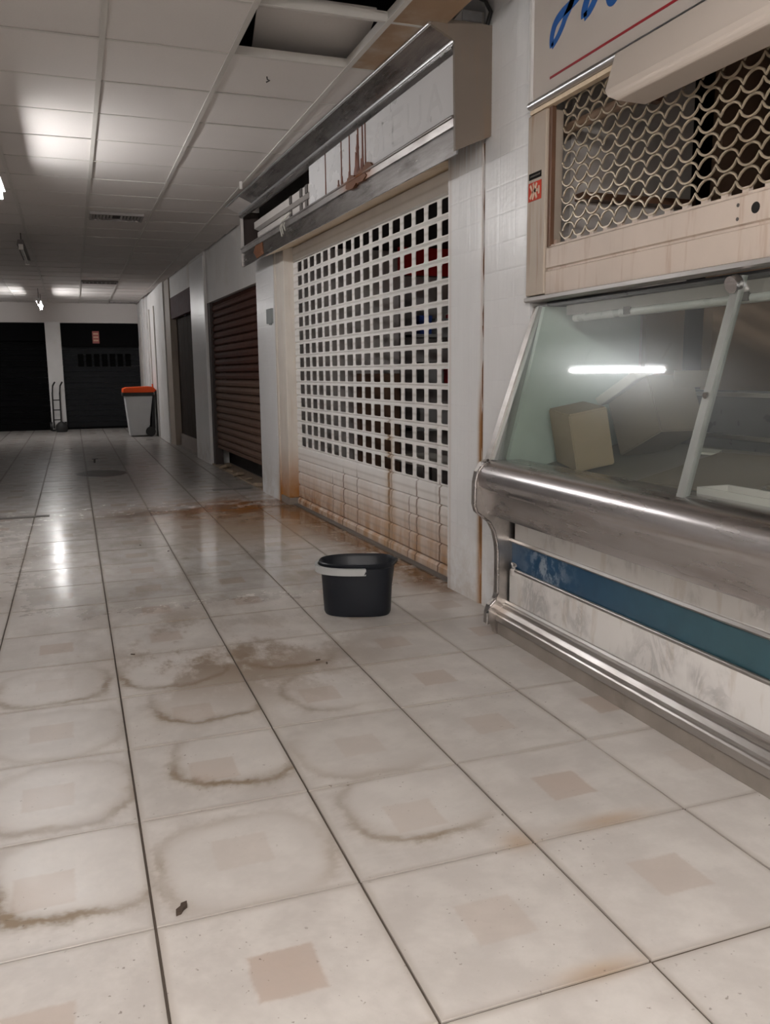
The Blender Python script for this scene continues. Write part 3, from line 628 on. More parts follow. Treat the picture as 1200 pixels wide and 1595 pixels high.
# ---- the room behind the perforated shutter
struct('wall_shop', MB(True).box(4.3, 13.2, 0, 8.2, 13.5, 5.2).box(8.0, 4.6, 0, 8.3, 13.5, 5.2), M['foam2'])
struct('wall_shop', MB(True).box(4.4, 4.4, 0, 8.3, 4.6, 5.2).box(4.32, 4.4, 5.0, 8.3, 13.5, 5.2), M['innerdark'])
def onw(y): return 13.2
t = thing('brown_cabinet', 'tall brown wooden cabinet behind the perforated shutter', 'cabinet', (5.7, 12.8, 0))
MB().box(5.15, 12.3, 0, 6.0, 12.74, 2.5).build('body', M['wood'], t)
MB().box(5.17, 12.28, .05, 5.57, 12.3, 2.45).build('door', M['wood'], t); MB().box(5.59, 12.28, .05, 5.98, 12.3, 2.45).build('door', M['wood'], t)
t = thing('red_panel', 'bright red panel on the back wall behind the perforated shutter', 'panel', (6.8, 13.1, 4.0))
MB().box(6.12, 12.62, 4.45, 7.25, 12.68, 5.0).build('face', M['redbox'], t); MB().box(6.10, 12.6, 4.43, 7.27, 12.62, 4.45).build('frame', M['battend'], t)
t = thing('shop_shelf', 'grey wall shelf with three boards behind the perforated shutter', 'shelf', (6.8, 12.4, 0))
for z in (1.35, 2.2, 3.2): MB().box(6.15, 11.9, z, 7.6, 12.7, z+.06).build('board', M['greybox'], t)
for x in (6.15, 7.55): MB().box(x, 11.9, 0, x+.05, 12.7, 4.2).build('upright', M['battend'], t)
for k, (x, wd, h, z, mt, lb) in enumerate(((6.3, .25, .35, 3.26, 'bluebox', 'blue box at the left of the top shelf'), (6.65, .3, .3, 3.26, 'greybox', 'grey box on the top shelf'), (7.05, .2, .4, 3.26, 'redbox', 'red box on the top shelf, right end'), (6.4, .4, .45, 2.26, 'greybox', 'grey box on the middle shelf'), (7.0, .3, .35, 2.26, 'redbox', 'red box on the middle shelf'), (6.3, .6, .4, 1.41, 'greybox', 'pale grey box on the bottom shelf'), (7.05, .35, .3, 1.41, 'foam', 'white box on the bottom shelf, right end'))):
    t = thing('storage_box', lb+' behind the shutter', 'box', (x, 12.0, z), 'boxes on the shop shelf')
    MB().box(x, 11.95, z, x+wd, 12.35, z+h).build('body', M[mt], t); MB().box(x-.01, 11.94, z+h-.08, x+wd+.01, 12.36, z+h+.01).build('lid', M[mt], t)
t = thing('shop_table', 'low pale table behind the perforated shutter', 'table', (5.6, 10.0, 0))
MB().box(5.2, 9.2, .95, 6.1, 10.9, 1.02).build('tabletop', M['foam'], t)
for x in (5.25, 6.0):
    for y in (9.25, 10.8): MB().box(x, y, 0, x+.06, y+.06, .95).build('leg', M['battend'], t)

# ================================================================ FURTHER SHOPS
t = thing('brown_shutter', 'brown ribbed roller shutter left slightly open above the floor', 'shutter', (3.4, 17.2, .2))
z = .58; k = 0
while z < 4.42:
    zt = min(z+.18, 4.43)
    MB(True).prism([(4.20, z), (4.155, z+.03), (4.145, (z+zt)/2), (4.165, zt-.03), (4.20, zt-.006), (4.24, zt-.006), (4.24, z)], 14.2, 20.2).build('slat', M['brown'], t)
    z += .18
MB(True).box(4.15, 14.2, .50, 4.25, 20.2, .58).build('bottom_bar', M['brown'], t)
MB(True).box(4.08, 19.9, .031, 4.3, 20.2, 4.43).build('guide_rail', M['bframe'], t)
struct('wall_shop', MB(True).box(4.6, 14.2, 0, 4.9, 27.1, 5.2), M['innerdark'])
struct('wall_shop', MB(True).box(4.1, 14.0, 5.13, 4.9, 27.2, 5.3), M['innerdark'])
t = thing('doorstep', 'low pale doorstep under the brown shutter', 'step', (3.4, 17.2, 0))
MB(True).box(4.03, 14.2, 0, 4.5, 20.2, .03).build('slab', M['rubble'], t)
RL = ['pale rubble lump on the doorstep nearest the tiled pillar with the grey box', 'second rubble lump from that tiled pillar on the doorstep', 'middle rubble lump under the open brown shutter', 'second rubble lump from the far pillar on the doorstep', 'rubble lump on the doorstep nearest the far white pillar']
for k in range(5):
    y = 15.0+k*.95+random.uniform(-.15, .15); s = random.uniform(.06, .16); x = 4.06+random.uniform(0, .12)
    Mx = Matrix.Rotation(random.uniform(0, 3), 3, 'Z') @ Matrix.Rotation(random.uniform(-.3, .3), 3, 'X')
    o = MB(True).rbox((x, y, .03+s*.3), (s*1.5, s*2.0, s*.6), Mx)
    t = thing('rubble_lump', RL[k], 'rubble', (x-.033*y, y, .03), 'rubble under the brown shutter')
    o.build('lump', M['rubble'], t, bevel=.02)
t = thing('dark_shopfront', 'dark recessed shopfront with maroon header and pale kick panel', 'shopfront', (3.3, 24.8, 0))
MB(True).box(4.08, 22.45, 4.42, 4.2, 27.1, 5.13).build('header', M['maroon'], t)
for k in range(6): MB(True).box(4.26, 22.45+k*.775, .45, 4.30, 22.45+(k+1)*.775-.02, 4.42).build('panel', M['dkbrown'], t)
MB(True).box(4.20, 22.45, .02, 4.28, 27.1, .45).build('kick_panel', M['lowpanel'], t)
MB(True).box(4.02, 22.45, 0, 4.3, 27.1, .03).build('sill', M['plinth'], t)
t = thing('junction_box', 'small grey box on the tiled pillar beside the perforated shutter', 'box', (3.55, 13.0, 3.5))
MB(True).box(3.96, 12.86, 3.50, 4.0, 13.25, 3.78).build('cover', M['plate'], t); MB(True).box(3.955, 12.95, 3.47, 3.99, 13.05, 3.50).build('gland', M['plate'], t)
t = thing('floor_strip', 'dark strip set in the floor before the brown shutter', 'floor strip', (2.9, 15.0, 0))
MB().box(2.55, 14.75, .0, 3.4, 14.95, .006).build('strip', M['threshold'], t)
t = thing('floor_strip', 'dark strip set in the floor at the left edge of the corridor', 'floor strip', (-1.2, 13.0, 0))
MB().box(-1.7, 12.55, .0, -.75, 12.75, .006).build('strip', M['threshold'], t)

# ================================================================ REFRIGERATED COUNTER
cs = thing('display_counter', 'stainless steel refrigerated display counter with slanted glass and marble front', 'display counter', (4.2, 1, 0))
CY0, CY1 = -1.7, 3.36
endpr = [(3.93, 3.12), (3.43, 1.71), (3.37, 1.685), (3.315, 1.60), (3.295, 1.50), (3.29, 1.29), (3.31, 1.22), (3.37, 1.17), (3.45, 1.11), (3.50, 1.02), (3.53, .90), (3.54, .80), (3.54, .40), (3.52, .345), (3.46, .29), (3.435, .22), (3.43, .11), (3.50, .10), (3.53, 0), (5.1, 0), (5.1, 3.12)]
MB().prism(endpr, CY1, 3.445).build('end_panel', M['steel2'], cs)
off = [(x-.004, z) for x, z in endpr[1:17]]
MB().tube([(x, CY1+.0, z) for x, z in off], .013, 6).build('edge_bead', M['steel'], cs, smooth=60)
fr = [(3.93, 3.12), (3.43, 1.71), (3.50, 1.70), (4.0, 3.12)]
ef = MB().prism([(3.945, 3.12), (3.455, 1.71), (3.56, 1.70), (4.05, 3.12)], 3.30, CY1).build('glass_frame', M['framegrey'], cs)
rail = [(3.70, 1.715), (3.52, 1.715), (3.44, 1.70), (3.38, 1.67), (3.34, 1.625), (3.318, 1.57), (3.316, 1.51), (3.324, 1.465), (3.338, 1.44), (3.342, 1.435), (3.392, 1.27), (3.402, 1.262), (3.408, 1.255), (3.43, 1.19), (3.45, 1.18), (3.70, 1.18)]
MB().prism(rail, CY0, CY1).build('bumper_rail', M['steel'], cs, smooth=35)
MB().box(3.685, CY0, .935, 3.80, CY1-.06, 1.2).build('marble_strip', M['marble'], cs)
MB().prism([(3.67, .905), (3.66, .92), (3.67, .94), (3.70, .945), (3.70, .90)], CY0, CY1).build('trim_strip', M['steel2'], cs)
MB().box(3.688, CY0, .655, 3.80, CY1, .905).build('blue_band', M['blue'], cs)
MB().tube([(3.665, CY0, .645), (3.665, CY1-.06, .645)], .02, 8).build('trim_bead', M['steel2'], cs, smooth=60)
MB().box(3.65, CY0, .30, 3.80, CY1-.03, .632).build('marble_panel', M['marble'], cs)
MB().tube([(3.655, CY1-.10, .60), (3.645, CY1-.10, .66), (3.66, CY1-.08, .70), (3.68, CY1-.08, .68)], .028, 7).build('pipe_knob', M['ballast'], cs, smooth=60)
kick = [(3.66, .328), (3.638, .322), (3.626, .304), (3.612, .300), (3.600, .290), (3.594, .264), (3.584, .258), (3.556, .226), (3.549, .206), (3.536, .200), (3.526, .188), (3.519, .140), (3.526, .130), (3.55, .125), (3.7, .125), (3.7, .328)]
MB().prism(kick, CY0, CY1).build('kick_moulding', M['steel2'], cs)
MB().box(3.54, CY0, 0, 3.7, CY1, .122).build('plinth', M['plinth'], cs)
MB().box(3.8, CY0, .0, 5.0, CY1, 1.55).build('carcass', M['casedark'], cs)
MB().prism([(3.70, 1.55), (3.70, 1.60), (4.98, 1.86), (4.98, 1.55)], CY0, 3.235).build('deck', M['deck'], cs)
MB().box(3.72, CY0, 3.10, 5.1, CY1, 3.16).build('canopy', M['casedark'], cs) if False else MB().box(4.02, CY0, 3.12, 5.1, CY1, 3.16).build('canopy', M['casedark'], cs)
MB().prism([(3.545, 1.61), (3.93, 3.11), (4.98, 3.11), (4.98, 1.61)], 3.24, 3.295).build('side_pane', M['greeng'], cs)
# slanted panes
def slant(y0, y1, a=0, th=.02):
    x0, z0, x1, z1 = 3.49+a, 1.70, 3.87+a, 3.12
    return MB().prism([(x0, z0), (x1, z1), (x1+th, z1), (x0+th, z0)], y0, y1)
slant(.79, 3.30).build('glass_pane', M['glass'], cs); slant(CY0, .74).build('glass_pane', M['glass'], cs)
slant(.715, .785, -.012, .05).build('glass_mullion', M['framegrey'], cs)
MB().cyl((3.80, .75, 3.06), (3.855, .75, 3.075), .055, 16).build('mullion_knob', M['steel'], cs, smooth=40)
MB().cyl((3.640, .75, 2.36), (3.665, .75, 2.365), .02, 10).build('mullion_screw', M['grime'], cs)
# back of the counter: low sliding doors
MB().box(4.98, CY0, 1.62, 5.04, CY1, 2.35).build('back_panel', M['casedark'], cs)
for z in (1.68, 1.95, 2.30): MB().box(4.95, CY0, z, 4.985, 2.7, z+.035).build('door_rail', M['steel2'], cs)
for y in (2.66, .9, -.6): MB().box(4.945, y, 1.64, 4.985, y+.05, 2.34).build('door_stile', M['steel2'], cs)
lt = MB().box(4.10, CY0, 3.03, 4.22, 3.15, 3.115).build('lamp_tray', M['ballast'], cs)
MB().cyl((4.13, CY0, 3.0), (4.13, 3.05, 3.0), .035, 10).build('lamp_tube', M['tube_off'], lt, smooth=40)
for y in (2.2, .9): MB().box(4.09, y, 2.98, 4.17, y+.08, 3.04).build('lamp_holder', M['battend'], lt)
# things left inside
def carton(label, c, size, rz, rx, mat, flaps, tilt=0):
    t = thing('cardboard_box', label, 'box', (c[0], c[1], c[2]-size[2]/2))
    Mx = Matrix.Rotation(rx, 3, 'Y') @ Matrix.Rotation(rz, 3, 'Z') @ Matrix.Rotation(tilt, 3, 'X')
    a, b, h = size; th = .02
    mb = MB()
    for off, sz in (((0, -b/2, 0), (a, th, h)), ((0, b/2, 0), (a, th, h)), ((-a/2, 0, 0), (th, b, h)), ((a/2, 0, 0), (th, b, h)), ((0, 0, -h/2), (a, b, th))):
        o = Mx @ Vector(off); mb.rbox((c[0]+o.x, c[1]+o.y, c[2]+o.z), sz, Mx)
    mb.build('body', M[mat], t)
    for (off, sz, ang, ax, fm) in flaps:
        o = Mx @ Vector(off); MB().rbox((c[0]+o.x, c[1]+o.y, c[2]+o.z), sz, Mx @ Matrix.Rotation(ang, 3, ax)).build('flap', M[fm], t)
carton('tan cardboard box standing by the counter glass, left of the tilted one', (4.02, 2.74, 1.955), (.32, .56, .48), -.25, -.2, 'card', [((0, 0, .248), (.32, .56, .015), .0, 'X', 'card')])
carton('tilted grey cardboard box with a raised flap in the counter', (4.55, 2.40, 2.13), (.44, .58, .48), 0, 0, 'card2', [((0, 0, .248), (.44, .58, .014), 0, 'X', 'card2'), ((.20, -.33, .20), (.40, .014, .14), .5, 'X', 'card2')], -.43)
t = thing('foam_sheet', 'pale foam sheet leaning on the tilted cardboard box', 'foam sheet', (4.2, 2.5, 2.4))
MB().rbox((4.37, 2.62, 2.385), (.20, .60, .085), Matrix.Rotation(-.43, 3, 'X') @ Matrix.Rotation(-.25, 3, 'Y')).build('sheet', M['foam'], t, bevel=.012)
t = thing('cardboard_sheet', 'flat cardboard sheet lying across the counter deck', 'cardboard sheet', (4.5, 1.2, 1.63))
MB().rbox((4.40, 1.32, 1.762), (.9, 1.0, .02), Matrix.Rotation(-.2, 3, 'Y') @ Matrix.Rotation(.10, 3, 'Z')).build('sheet', M['card2'], t)
MB().rbox((4.50, .2, 1.80), (.75, 1.0, .02), Matrix.Rotation(-.2, 3, 'Y') @ Matrix.Rotation(-.08, 3, 'Z')).build('second_sheet', M['card2'], t)
t = thing('white_tray', 'shallow pale tray at the front of the counter deck', 'tray', (3.95, .4, 1.63))
mb = MB().box(3.66, -.4, 1.685, 3.92, .80, 1.70)
for b in ((3.66, -.4, 1.70, 3.68, .80, 1.76), (3.90, -.4, 1.70, 3.92, .80, 1.76), (3.68, .78, 1.70, 3.90, .80, 1.76), (3.68, -.4, 1.70, 3.90, -.38, 1.76)): mb.box(*b)
mb.build('body', M['inner'], t)
t = thing('paper_scrap', 'small scrap of white paper on the counter deck by the tilted box', 'paper', (4.6, 1.95, 1.66))
MB().rbox((4.78, 1.97, 1.845), (.12, .16, .02), Matrix.Rotation(-.2, 3, 'Y') @ Matrix.Rotation(.5, 3, 'Z') @ Matrix.Rotation(.15, 3, 'X')).build('scrap', M['foam'], t)

# ---- front above the counter
FX = 3.86
struct('wall_right', MB().box(FX+.02, CY0, 6.5, 4.3, 3.44, 7.2), M['plaster'])
t = thing('grille_post', 'cream stained post between white wall and rolling grille', 'post', (FX, 3.28, 3.16))
MB().box(FX-.03, 3.12, 3.21, FX+.15, 3.435, 4.785).build('channel', M['casepost'], t, bevel=.012)
MB().box(FX+.0, 3.07, 3.62, FX+.04, 3.12, 4.86).build('guide_lip', M['wood'], t)
st = thing('orange_sticker', 'square orange sticker with pale arrows on the cream post', 'sticker', (FX-.03, 3.33, 4.06))
MB().box(FX-.036, 3.180, 4.045, FX-.031, 3.400, 4.205).build('sheet', M['orange'], st)
mk = []
def stroke(mb, a, b, wd, x=FX-.0385):
    (y0, z0), (y1, z1) = (a[0]-.02, a[1]), (b[0]-.02, b[1]); dy, dz = y1-y0, z1-z0; L = math.hypot(dy, dz); ny, nz = -dz/L*wd, dy/L*wd
    q = [(y0+ny, z0+nz), (y0-ny, z0-nz), (y1-ny, z1-nz), (y1+ny, z1+nz)]
    mb.add([(x, *p) for p in q]+[(x+.0028, *p) for p in q], [(0,1,2,3), (0,1,5,4), (1,2,6,5), (2,3,7,6), (3,0,4,7)])
cyy, czz = 3.30, 4.125
mb = MB()
for a, b in (((3.385, 4.185), (3.335, 4.115)), ((3.335, 4.125), (3.388, 4.068)), ((3.335, 4.195), (3.27, 4.06)), ((3.27, 4.19), (3.345, 4.058)), ((3.235, 4.16), (3.235, 4.09)), ((3.30, 4.127), (3.24, 4.127))): stroke(mb, a, b, .0135)
mb.build('arrow_emblem', M['cremes'], st)
t = thing('black_sticker', 'small black label strip above the orange sticker', 'sticker', (FX-.03, 3.31, 4.23))
MB().box(FX-.036, 3.185, 4.232, FX-.031, 3.395, 4.285).build('sheet', M['black'], t)
mb = MB()
for k in range(7): stroke(mb, (3.385-k*.025, 4.252), (3.37-k*.025, 4.264), .004)
mb.build('tiny_print', M['tinytext'], t)
# sign above
sg = thing('shop_sign', 'cream shop sign with blue script lettering above the grille', 'sign', (FX, 1, 4.85))
MB().box(FX-.005, CY0, 4.87, FX+.03, 3.40, 6.5).build('board', M['sign'], sg)
MB().box(FX-.03, 3.40, 4.85, FX+.06, 3.435, 6.5).build('side_trim', M['plaster'], sg)
mb = MB().box(FX-.0085, CY0, 5.012, FX-.006, 3.114, 5.032); mb.build('red_line', M['signred'], sg)
def ribbon(pl, ws):
    mb = MB(); q = []
    for i, (y, z) in enumerate(pl):
        a, b = pl[max(i-1, 0)], pl[min(i+1, len(pl)-1)]; dy, dz = b[0]-a[0], b[1]-a[1]; L = math.hypot(dy, dz)
        q.append(((y-dz/L*ws[i], z+dy/L*ws[i]), (y+dz/L*ws[i], z-dy/L*ws[i])))
    for (a, b), (c, d) in zip(q, q[1:]):
        mb.add([(FX-.009, *a), (FX-.009, *b), (FX-.009, *d), (FX-.009, *c), (FX-.006, *a), (FX-.006, *b), (FX-.006, *d), (FX-.006, *c)], [(0,1,2,3), (0,1,5,4), (1,2,6,5), (2,3,7,6), (3,0,4,7)])
    return mb
def smoothp(p, n=6):
    out = []
    P = [p[0]]+p+[p[-1]]
    for i in range(1, len(P)-2):
        for k in range(n):
            t = k/n; a, b, c, d = P[i-1], P[i], P[i+1], P[i+2]
            out.append(tuple(.5*(2*b[j]+(c[j]-a[j])*t+(2*a[j]-5*b[j]+4*c[j]-d[j])*t*t+(3*b[j]-a[j]-3*c[j]+d[j])*t**3) for j in (0, 1)))
    return out+[p[-1]]
for pl, w0, w1 in (([(3.092, 5.265), (3.095, 5.345), (3.045, 5.43), (2.94, 5.475), (2.77, 5.50), (2.60, 5.56), (2.45, 5.68), (2.40, 5.85)], .022, .035),
                   ([(3.092, 5.265), (3.00, 5.315), (2.93, 5.372), (2.88, 5.43), (2.80, 5.50), (2.72, 5.62), (2.66, 5.80)], .018, .03),
                   ([(2.605, 5.32), (2.602, 5.38), (2.57, 5.44), (2.53, 5.55), (2.51, 5.75), (2.50, 5.95)], .03, .03),
                   ([(2.605, 5.32), (2.53, 5.345), (2.455, 5.40), (2.40, 5.47), (2.34, 5.58)], .022, .028),
                   ([(2.28, 5.52), (2.275, 5.38), (2.24, 5.31), (2.17, 5.33), (2.10, 5.45)], .03, .03),
                   ([(1.98, 5.7), (1.95, 5.45), (1.88, 5.36), (1.78, 5.42), (1.70, 5.55)], .03, .03),
                   ([(1.5, 5.8), (1.46, 5.55), (1.52, 5.40), (1.62, 5.45), (1.60, 5.6), (1.45, 5.66), (1.3, 5.55)], .03, .03)):
    q = smoothp(pl); ribbon(q, [1.4*(w0+(w1-w0)*i/len(q)) for i in range(len(q))]).build('script_letter', M['signblue'], sg)
MB().tube([(FX-.04, CY0, 4.862), (FX-.04, 3.39, 4.862)], .034, 12).build('bottom_tube', M['chrome'], sg, smooth=40)
MB().box(FX-.03, CY0, 4.79, FX+.03, 3.40, 4.826).build('bottom_channel', M['soffit'], sg)
# lamp cover under the sign
t = thing('lamp_cover', 'long cream lamp cover hanging under the shop sign', 'lamp cover', (3.65, 0, 4.4))
prof = [(3.72, 4.83), (3.56, 4.52), (3.545, 4.46), (3.57, 4.42), (3.80, 4.405), (3.83, 4.44), (3.83, 4.83)]
r0 = [(x, CY0, z) for x, z in prof]
ycut = {0: 1.98, 1: 1.86, 2: 1.80, 3: 1.72, 4: 1.70, 5: 1.70, 6: 1.95}
r1 = [(x, ycut[i], z) for i, (x, z) in enumerate(prof)]
MB().loft([r0, r1]).build('shell', M['lampcover'], t, bevel=.012)
# rolling grille
gr = thing('rolling_grille', 'cream rolling grille of looped wires with a solid bottom panel', 'grille', (FX, 1, 3.15))
GX = FX+.055; gp, gq, gz = .19, .144, 3.655
for j in range(8):
    for sgn in (1, -1):
        pts = []; n = int((3.10-(CY0+.1))/gp)*8
        for k in range(n+1):
            y = CY0+.1+k*gp/8; h = abs(math.sin(math.pi*k/8))**.62
            pts.append((GX+.008*sgn, y, gz+(j+.5)*gq+sgn*(.008+h*(gq/2-.012))))
        MB().tube(pts, .0095, 5).build('wire', M['wire'], gr, smooth=60)
for k in range(int((3.05-CY0)/gp)):
    y = CY0+.1+gp*(k+.5); MB().box(GX-.014, y-.028, 3.615, GX+.02, y+.028, 3.672).build('wire_clip', M['cream'], gr)
MB().prism([(FX-.01, 3.20), (FX-.01, 3.40), (FX+.008, 3.41), (FX+.008, 3.425), (FX-.01, 3.435), (FX-.01, 3.60), (FX+.012, 3.615), (FX+.012, 3.63), (FX+.06, 3.63), (FX+.06, 3.20)], CY0, 3.115).build('bottom_panel', M['cream'], gr)
MB().prism([(FX-.03, 3.155), (FX-.045, 3.165), (FX-.045, 3.195), (FX-.01, 3.205), (FX+.08, 3.205), (FX+.08, 3.155)], CY0, 3.435).build('bottom_lip', M['steel2'], gr)
MB().cyl((FX-.0125, .625, 3.515), (FX-.009, .625, 3.515), .035, 14).build('lock_hole', M['darkbox'], gr)
for z in (3.47, 3.555): MB().cyl((FX-.014, .775, z), (FX-.009, .775, z), .012, 8).build('rivet', M['battend'], gr)
# room behind grille
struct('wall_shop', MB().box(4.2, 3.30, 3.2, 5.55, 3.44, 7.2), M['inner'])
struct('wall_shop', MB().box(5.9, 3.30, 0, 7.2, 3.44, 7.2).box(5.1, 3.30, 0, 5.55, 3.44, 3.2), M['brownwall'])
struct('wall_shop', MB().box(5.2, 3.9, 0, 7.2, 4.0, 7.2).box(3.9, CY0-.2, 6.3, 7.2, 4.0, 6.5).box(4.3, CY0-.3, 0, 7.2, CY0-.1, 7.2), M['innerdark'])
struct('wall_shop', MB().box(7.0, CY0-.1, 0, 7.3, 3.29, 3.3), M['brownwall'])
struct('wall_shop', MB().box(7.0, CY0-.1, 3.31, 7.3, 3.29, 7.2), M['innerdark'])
t = thing('wall_duct', 'horizontal pipe behind the upper part of the rolling grille', 'pipe', (4.1, 1, 4.65))
MB().cyl((4.12, CY0, 4.62), (4.12, 3.28, 4.66), .05, 12).build('pipe', M['brownwall'], t, smooth=40); MB().box(4.05, 2.0, 4.55, 4.19, 2.08, 4.72).build('bracket', M['wood'], t)
t = thing('wall_shelf', 'narrow dark ledge on the pale inner wall behind the grille', 'ledge', (4.8, 3.2, 4.05))
MB().box(4.25, 3.16, 4.06, 5.5, 3.30, 4.12).build('board', M['wood'], t); MB().box(4.25, 3.2, 3.5, 4.8, 3.30, 3.6).build('batten', M['dkbrown'], t)

# ================================================================ LAMPS
def lamp(x, y0, y1, z, tube, body, label, name='tube_lamp'):
    t = thing(name, label, 'lamp', (x, (y0+y1)/2, z), 'fluorescent battens along the ceiling')
    MB().prism([(x-.09, z+.06), (x+.09, z+.06), (x+.06, z+.16), (x-.06, z+.16)], y0, y1).build('batten', M[body], t)
    MB().cyl((x, y0+.05, z), (x, y1-.05, z), .036, 12).build('tube', M[tube], t, smooth=40)
    for y in (y0, y1-.05): MB().box(x-.05, y, z-.06, x+.05, y+.05, z+.06).build('end_cap', M['endcap'], t)
    for y in (y0+.3, y1-.35): MB().cyl((x, y, z+.16), (x, y, ZC), .012, 6).build('hanger', M['hang'], t)
    return t
lamp(-1.06, 8.1, 11.1, 5.27, 'tube_near', 'batten', 'lit fluorescent batten lamp nearest the camera at the left edge')
lamp(-1.20, 31.5, 34.5, 5.25, 'tube_far', 'batten', 'lit fluorescent batten lamp far down the corridor')
lamp(-1.10, 18.0, 21.0, 5.45, 'tube_off', 'battend', 'unlit dark batten lamp between the two lit ones')
lamp(-.98, -6.6, -3.7, 5.36, 'tube_back', 'batten', 'lit fluorescent batten lamp behind the camera')
lamp(-.98, -10.4, -7.4, 5.36, 'tube_back', 'batten', 'unseen fill batten lamp added at the wall behind the camera')  # unseen extra lamp, added to fill the foreground with light

# ================================================================ THINGS ON THE FLOOR
# bucket: oval, one end round, the other squarer with a spout
BC, BA = (2.52, 4.62), math.radians(-20)
def bpt(u, v, z):
    c, s = math.cos(BA), math.sin(BA); return (BC[0]+u*c-v*s, BC[1]+u*s+v*c, z)
def bring(z, L, Wd, n=40, spout=0):
    out = []
    for k in range(n):
        a = 2*math.pi*k/n; ca, sa = math.cos(a), math.sin(a); e = 2.3 if ca < 0 else 3.4
        u = L*math.copysign(abs(ca)**(2/e), ca); v = Wd*math.copysign(abs(sa)**(2/e), sa)
        g = max(0, 1-abs(v)/(Wd*.38)) if ca > 0 else 0
        out.append(bpt(u+spout*g*1.2, v, z+spout*.25*g))
    return out
bk = thing('mop_bucket', 'black oval mop bucket with grey folded handle on the wet floor', 'bucket', (BC[0], BC[1], 0))
rings = [bring(.012, .31, .20), bring(0.0, .345, .225), bring(.03, .358, .235), bring(.30, .372, .25), bring(.52, .385, .27, spout=.015), bring(.53, .40, .285, spout=.025), bring(.565, .405, .29, spout=.03), bring(.575, .395, .28, spout=.03), bring(.54, .37, .255, spout=.015), bring(.2, .355, .235), bring(.08, .335, .215)]
MB().loft(rings).build('body', M['bucket'], bk, smooth=50)
MB().loft([bring(.10, .33, .215), bring(.12, .335, .22)]).build('water', M['water'], bk)
hp = []
for k in range(25):
    a = math.radians(78)+math.radians(204)*k/24; ca, sa = math.cos(a), math.sin(a)
    hp.append((.43*math.copysign(abs(ca)**(2/2.3), ca)*(1 if ca < 0 else .9), .315*math.copysign(abs(sa)**(2/2.3), sa)))
rg = []
for u, v in hp:
    L = math.hypot(u, v); nu, nv = u/L, v/L
    rg.append([Vector(bpt(u-nu*.014, v-nv*.014, .46)), Vector(bpt(u+nu*.014, v+nv*.014, .465)), Vector(bpt(u+nu*.017, v+nv*.017, .535)), Vector(bpt(u-nu*.014, v-nv*.014, .54))])
MB().loft(rg).build('handle', M['handle'], bk, smooth=40)
for v in (.315, -.315): MB().cyl(bpt(.08, v*.9, .5), bpt(.08, v*1.03, .5), .028, 10).build('pivot', M['bucket'], bk)
# wheelie bin
bn = thing('wheelie_bin', 'pale grey wheelie bin with an orange lid at the far end', 'bin', (2.4, 32.7, 0))
BY = 32.4
MB().loft([[(1.90, BY, .04), (2.62, BY, .04), (2.62, BY+.9, .04), (1.90, BY+.9, .04)], [(1.77, BY-.08, 1.66), (2.86, BY-.08, 1.66), (2.86, BY+.98, 1.66), (1.77, BY+.98, 1.66)]]).build('body', M['binbody'], bn, bevel=.03)
MB().box(1.68, BY-.12, 1.66, 2.92, BY+1.02, 1.80).build('rim', M['rubber'], bn, bevel=.02)
MB().prism([(1.70, 1.80), (1.72, 1.96), (1.85, 2.01), (2.75, 2.04), (2.90, 2.02), (3.02, 1.88), (2.92, 1.80)], BY-.13, BY+1.03).build('lid', M['binlid'], bn, bevel=.02)
MB().prism([(2.76, .3), (2.92, .3), (2.95, 1.7), (2.88, 1.7)], BY-.02, BY+.9).build('back_frame', M['rubber'], bn)
MB().cyl((2.88, BY-.1, 1.93), (2.88, BY-.02, 2.13), .03, 8).build('handle', M['binlid'], bn)
for y in (BY-.1, BY+.92):
    MB().cyl((2.72, y, .2), (2.72, y+.1, .2), .2, 18).build('wheel', M['rubber'], bn, smooth=40)
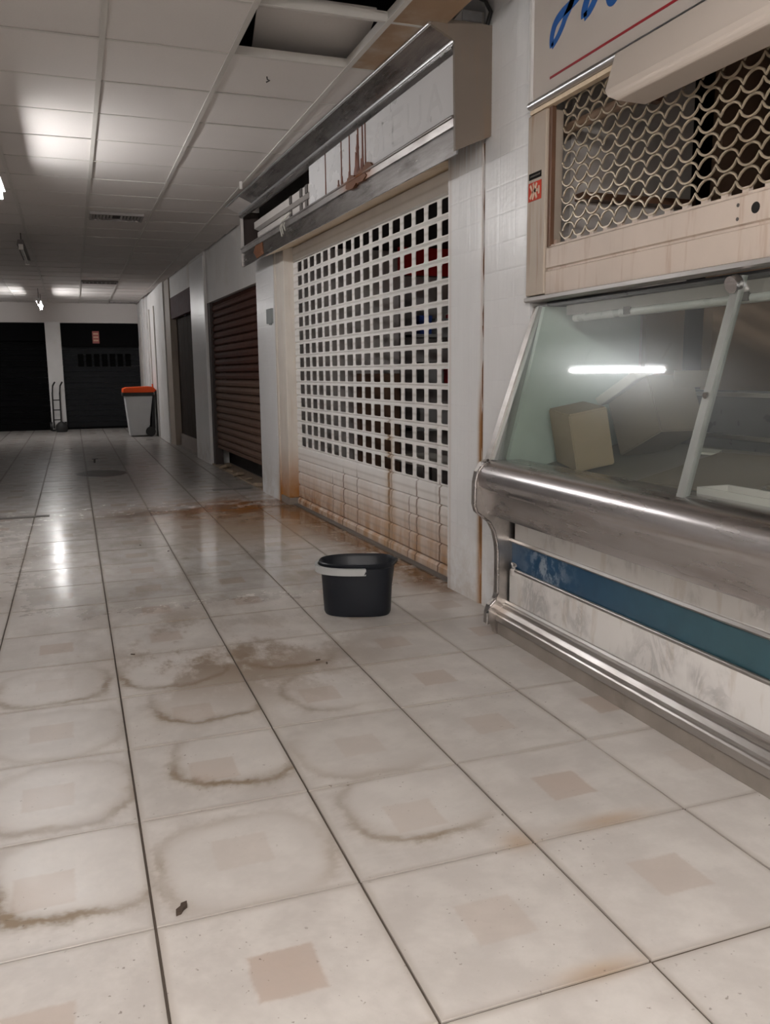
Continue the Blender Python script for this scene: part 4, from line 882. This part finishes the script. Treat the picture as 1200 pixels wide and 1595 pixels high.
# hand truck
ht = thing('hand_truck', 'black hand truck standing against the far white pillar', 'hand truck', (-.9, 38.0, 0))
for x in (-1.12, -.80):
    MB().tube([(x, 38.05, .12), (x+.02, 38.2, 1.7), (x+.06, 38.1, 2.05), (x+.16, 37.95, 2.22)], .035, 7).build('upright', M['rubber'], ht, smooth=60)
for z in (.5, .95, 1.4): MB().cyl((-1.12, 38.08+z*.1, z), (-.78, 38.08+z*.1, z), .025, 7).build('crossbar', M['rubber'], ht)
MB().box(-1.2, 37.6, .02, -.7, 38.05, .06).build('toe_plate', M['rubber'], ht)
for x in (-1.28, -.66): MB().cyl((x, 38.2, .2), (x+.1, 38.2, .2), .2, 16).build('wheel', M['rubber'], ht, smooth=40)
t = thing('black_bag', 'black bag slumped beside the hand truck', 'bag', (-.78, 37.1, 0))
MB().loft([[(-.78+(.24*s)*math.cos(a), 37.1+(.2*s)*math.sin(a), z) for a in [2*math.pi*k/12 for k in range(12)]] for z, s in ((0, .9), (.12, 1.1), (.3, 1.0), (.42, .6), (.47, .2))]).build('sack', M['rubber'], t, smooth=60)
# debris
def leaf(x, y, s, rot, label, name='dead_leaf', cat='leaf', group=None):
    t = thing(name, label, cat, (x, y, 0), group)
    mb = MB(); pts = [(-1, 0), (-.5, .32), (.1, .22), (.5, .40), (1, .05), (.5, -.3), (0, -.22), (-.6, -.3)]
    c, q = math.cos(rot), math.sin(rot)
    mb.prismz([(x+s*(a*c-b*q), y+s*(a*q+b*c)) for a, b in pts], .001, .001+s*.35)
    mb.build('blade', M['leaf'], t)
leaf(.13, .09, .05, .9, 'crumpled dark leaf on the tile nearest the bottom left')
CL = ['dirt crumb in front of the bucket, the left one of two', 'dirt crumb in front of the bucket, the right one of two', 'dirt crumb left of the bucket near the long floor joint', 'dirt crumb on the wet floor behind the bucket', 'dirt crumb on the wet floor furthest from the bucket']
for k, (x, y) in enumerate(((1.70, 3.27), (1.75, 3.16), (.16, 4.05), (.95, 8.6), (.60, 9.2))):
    leaf(x, y, .022, k*1.3, CL[k], 'dirt_crumb', 'dirt', 'dirt crumbs on the floor')
t = thing('floor_stub', 'short dark stub standing by the dark puddle on the far floor', 'stub', (.28, 22.2, 0))
MB().cyl((.26, 22.2, 0), (.26, 22.2, .12), .03, 8).build('stem', M['hang'], t); MB().box(.18, 22.15, .10, .36, 22.25, .13).build('cap', M['hang'], t)
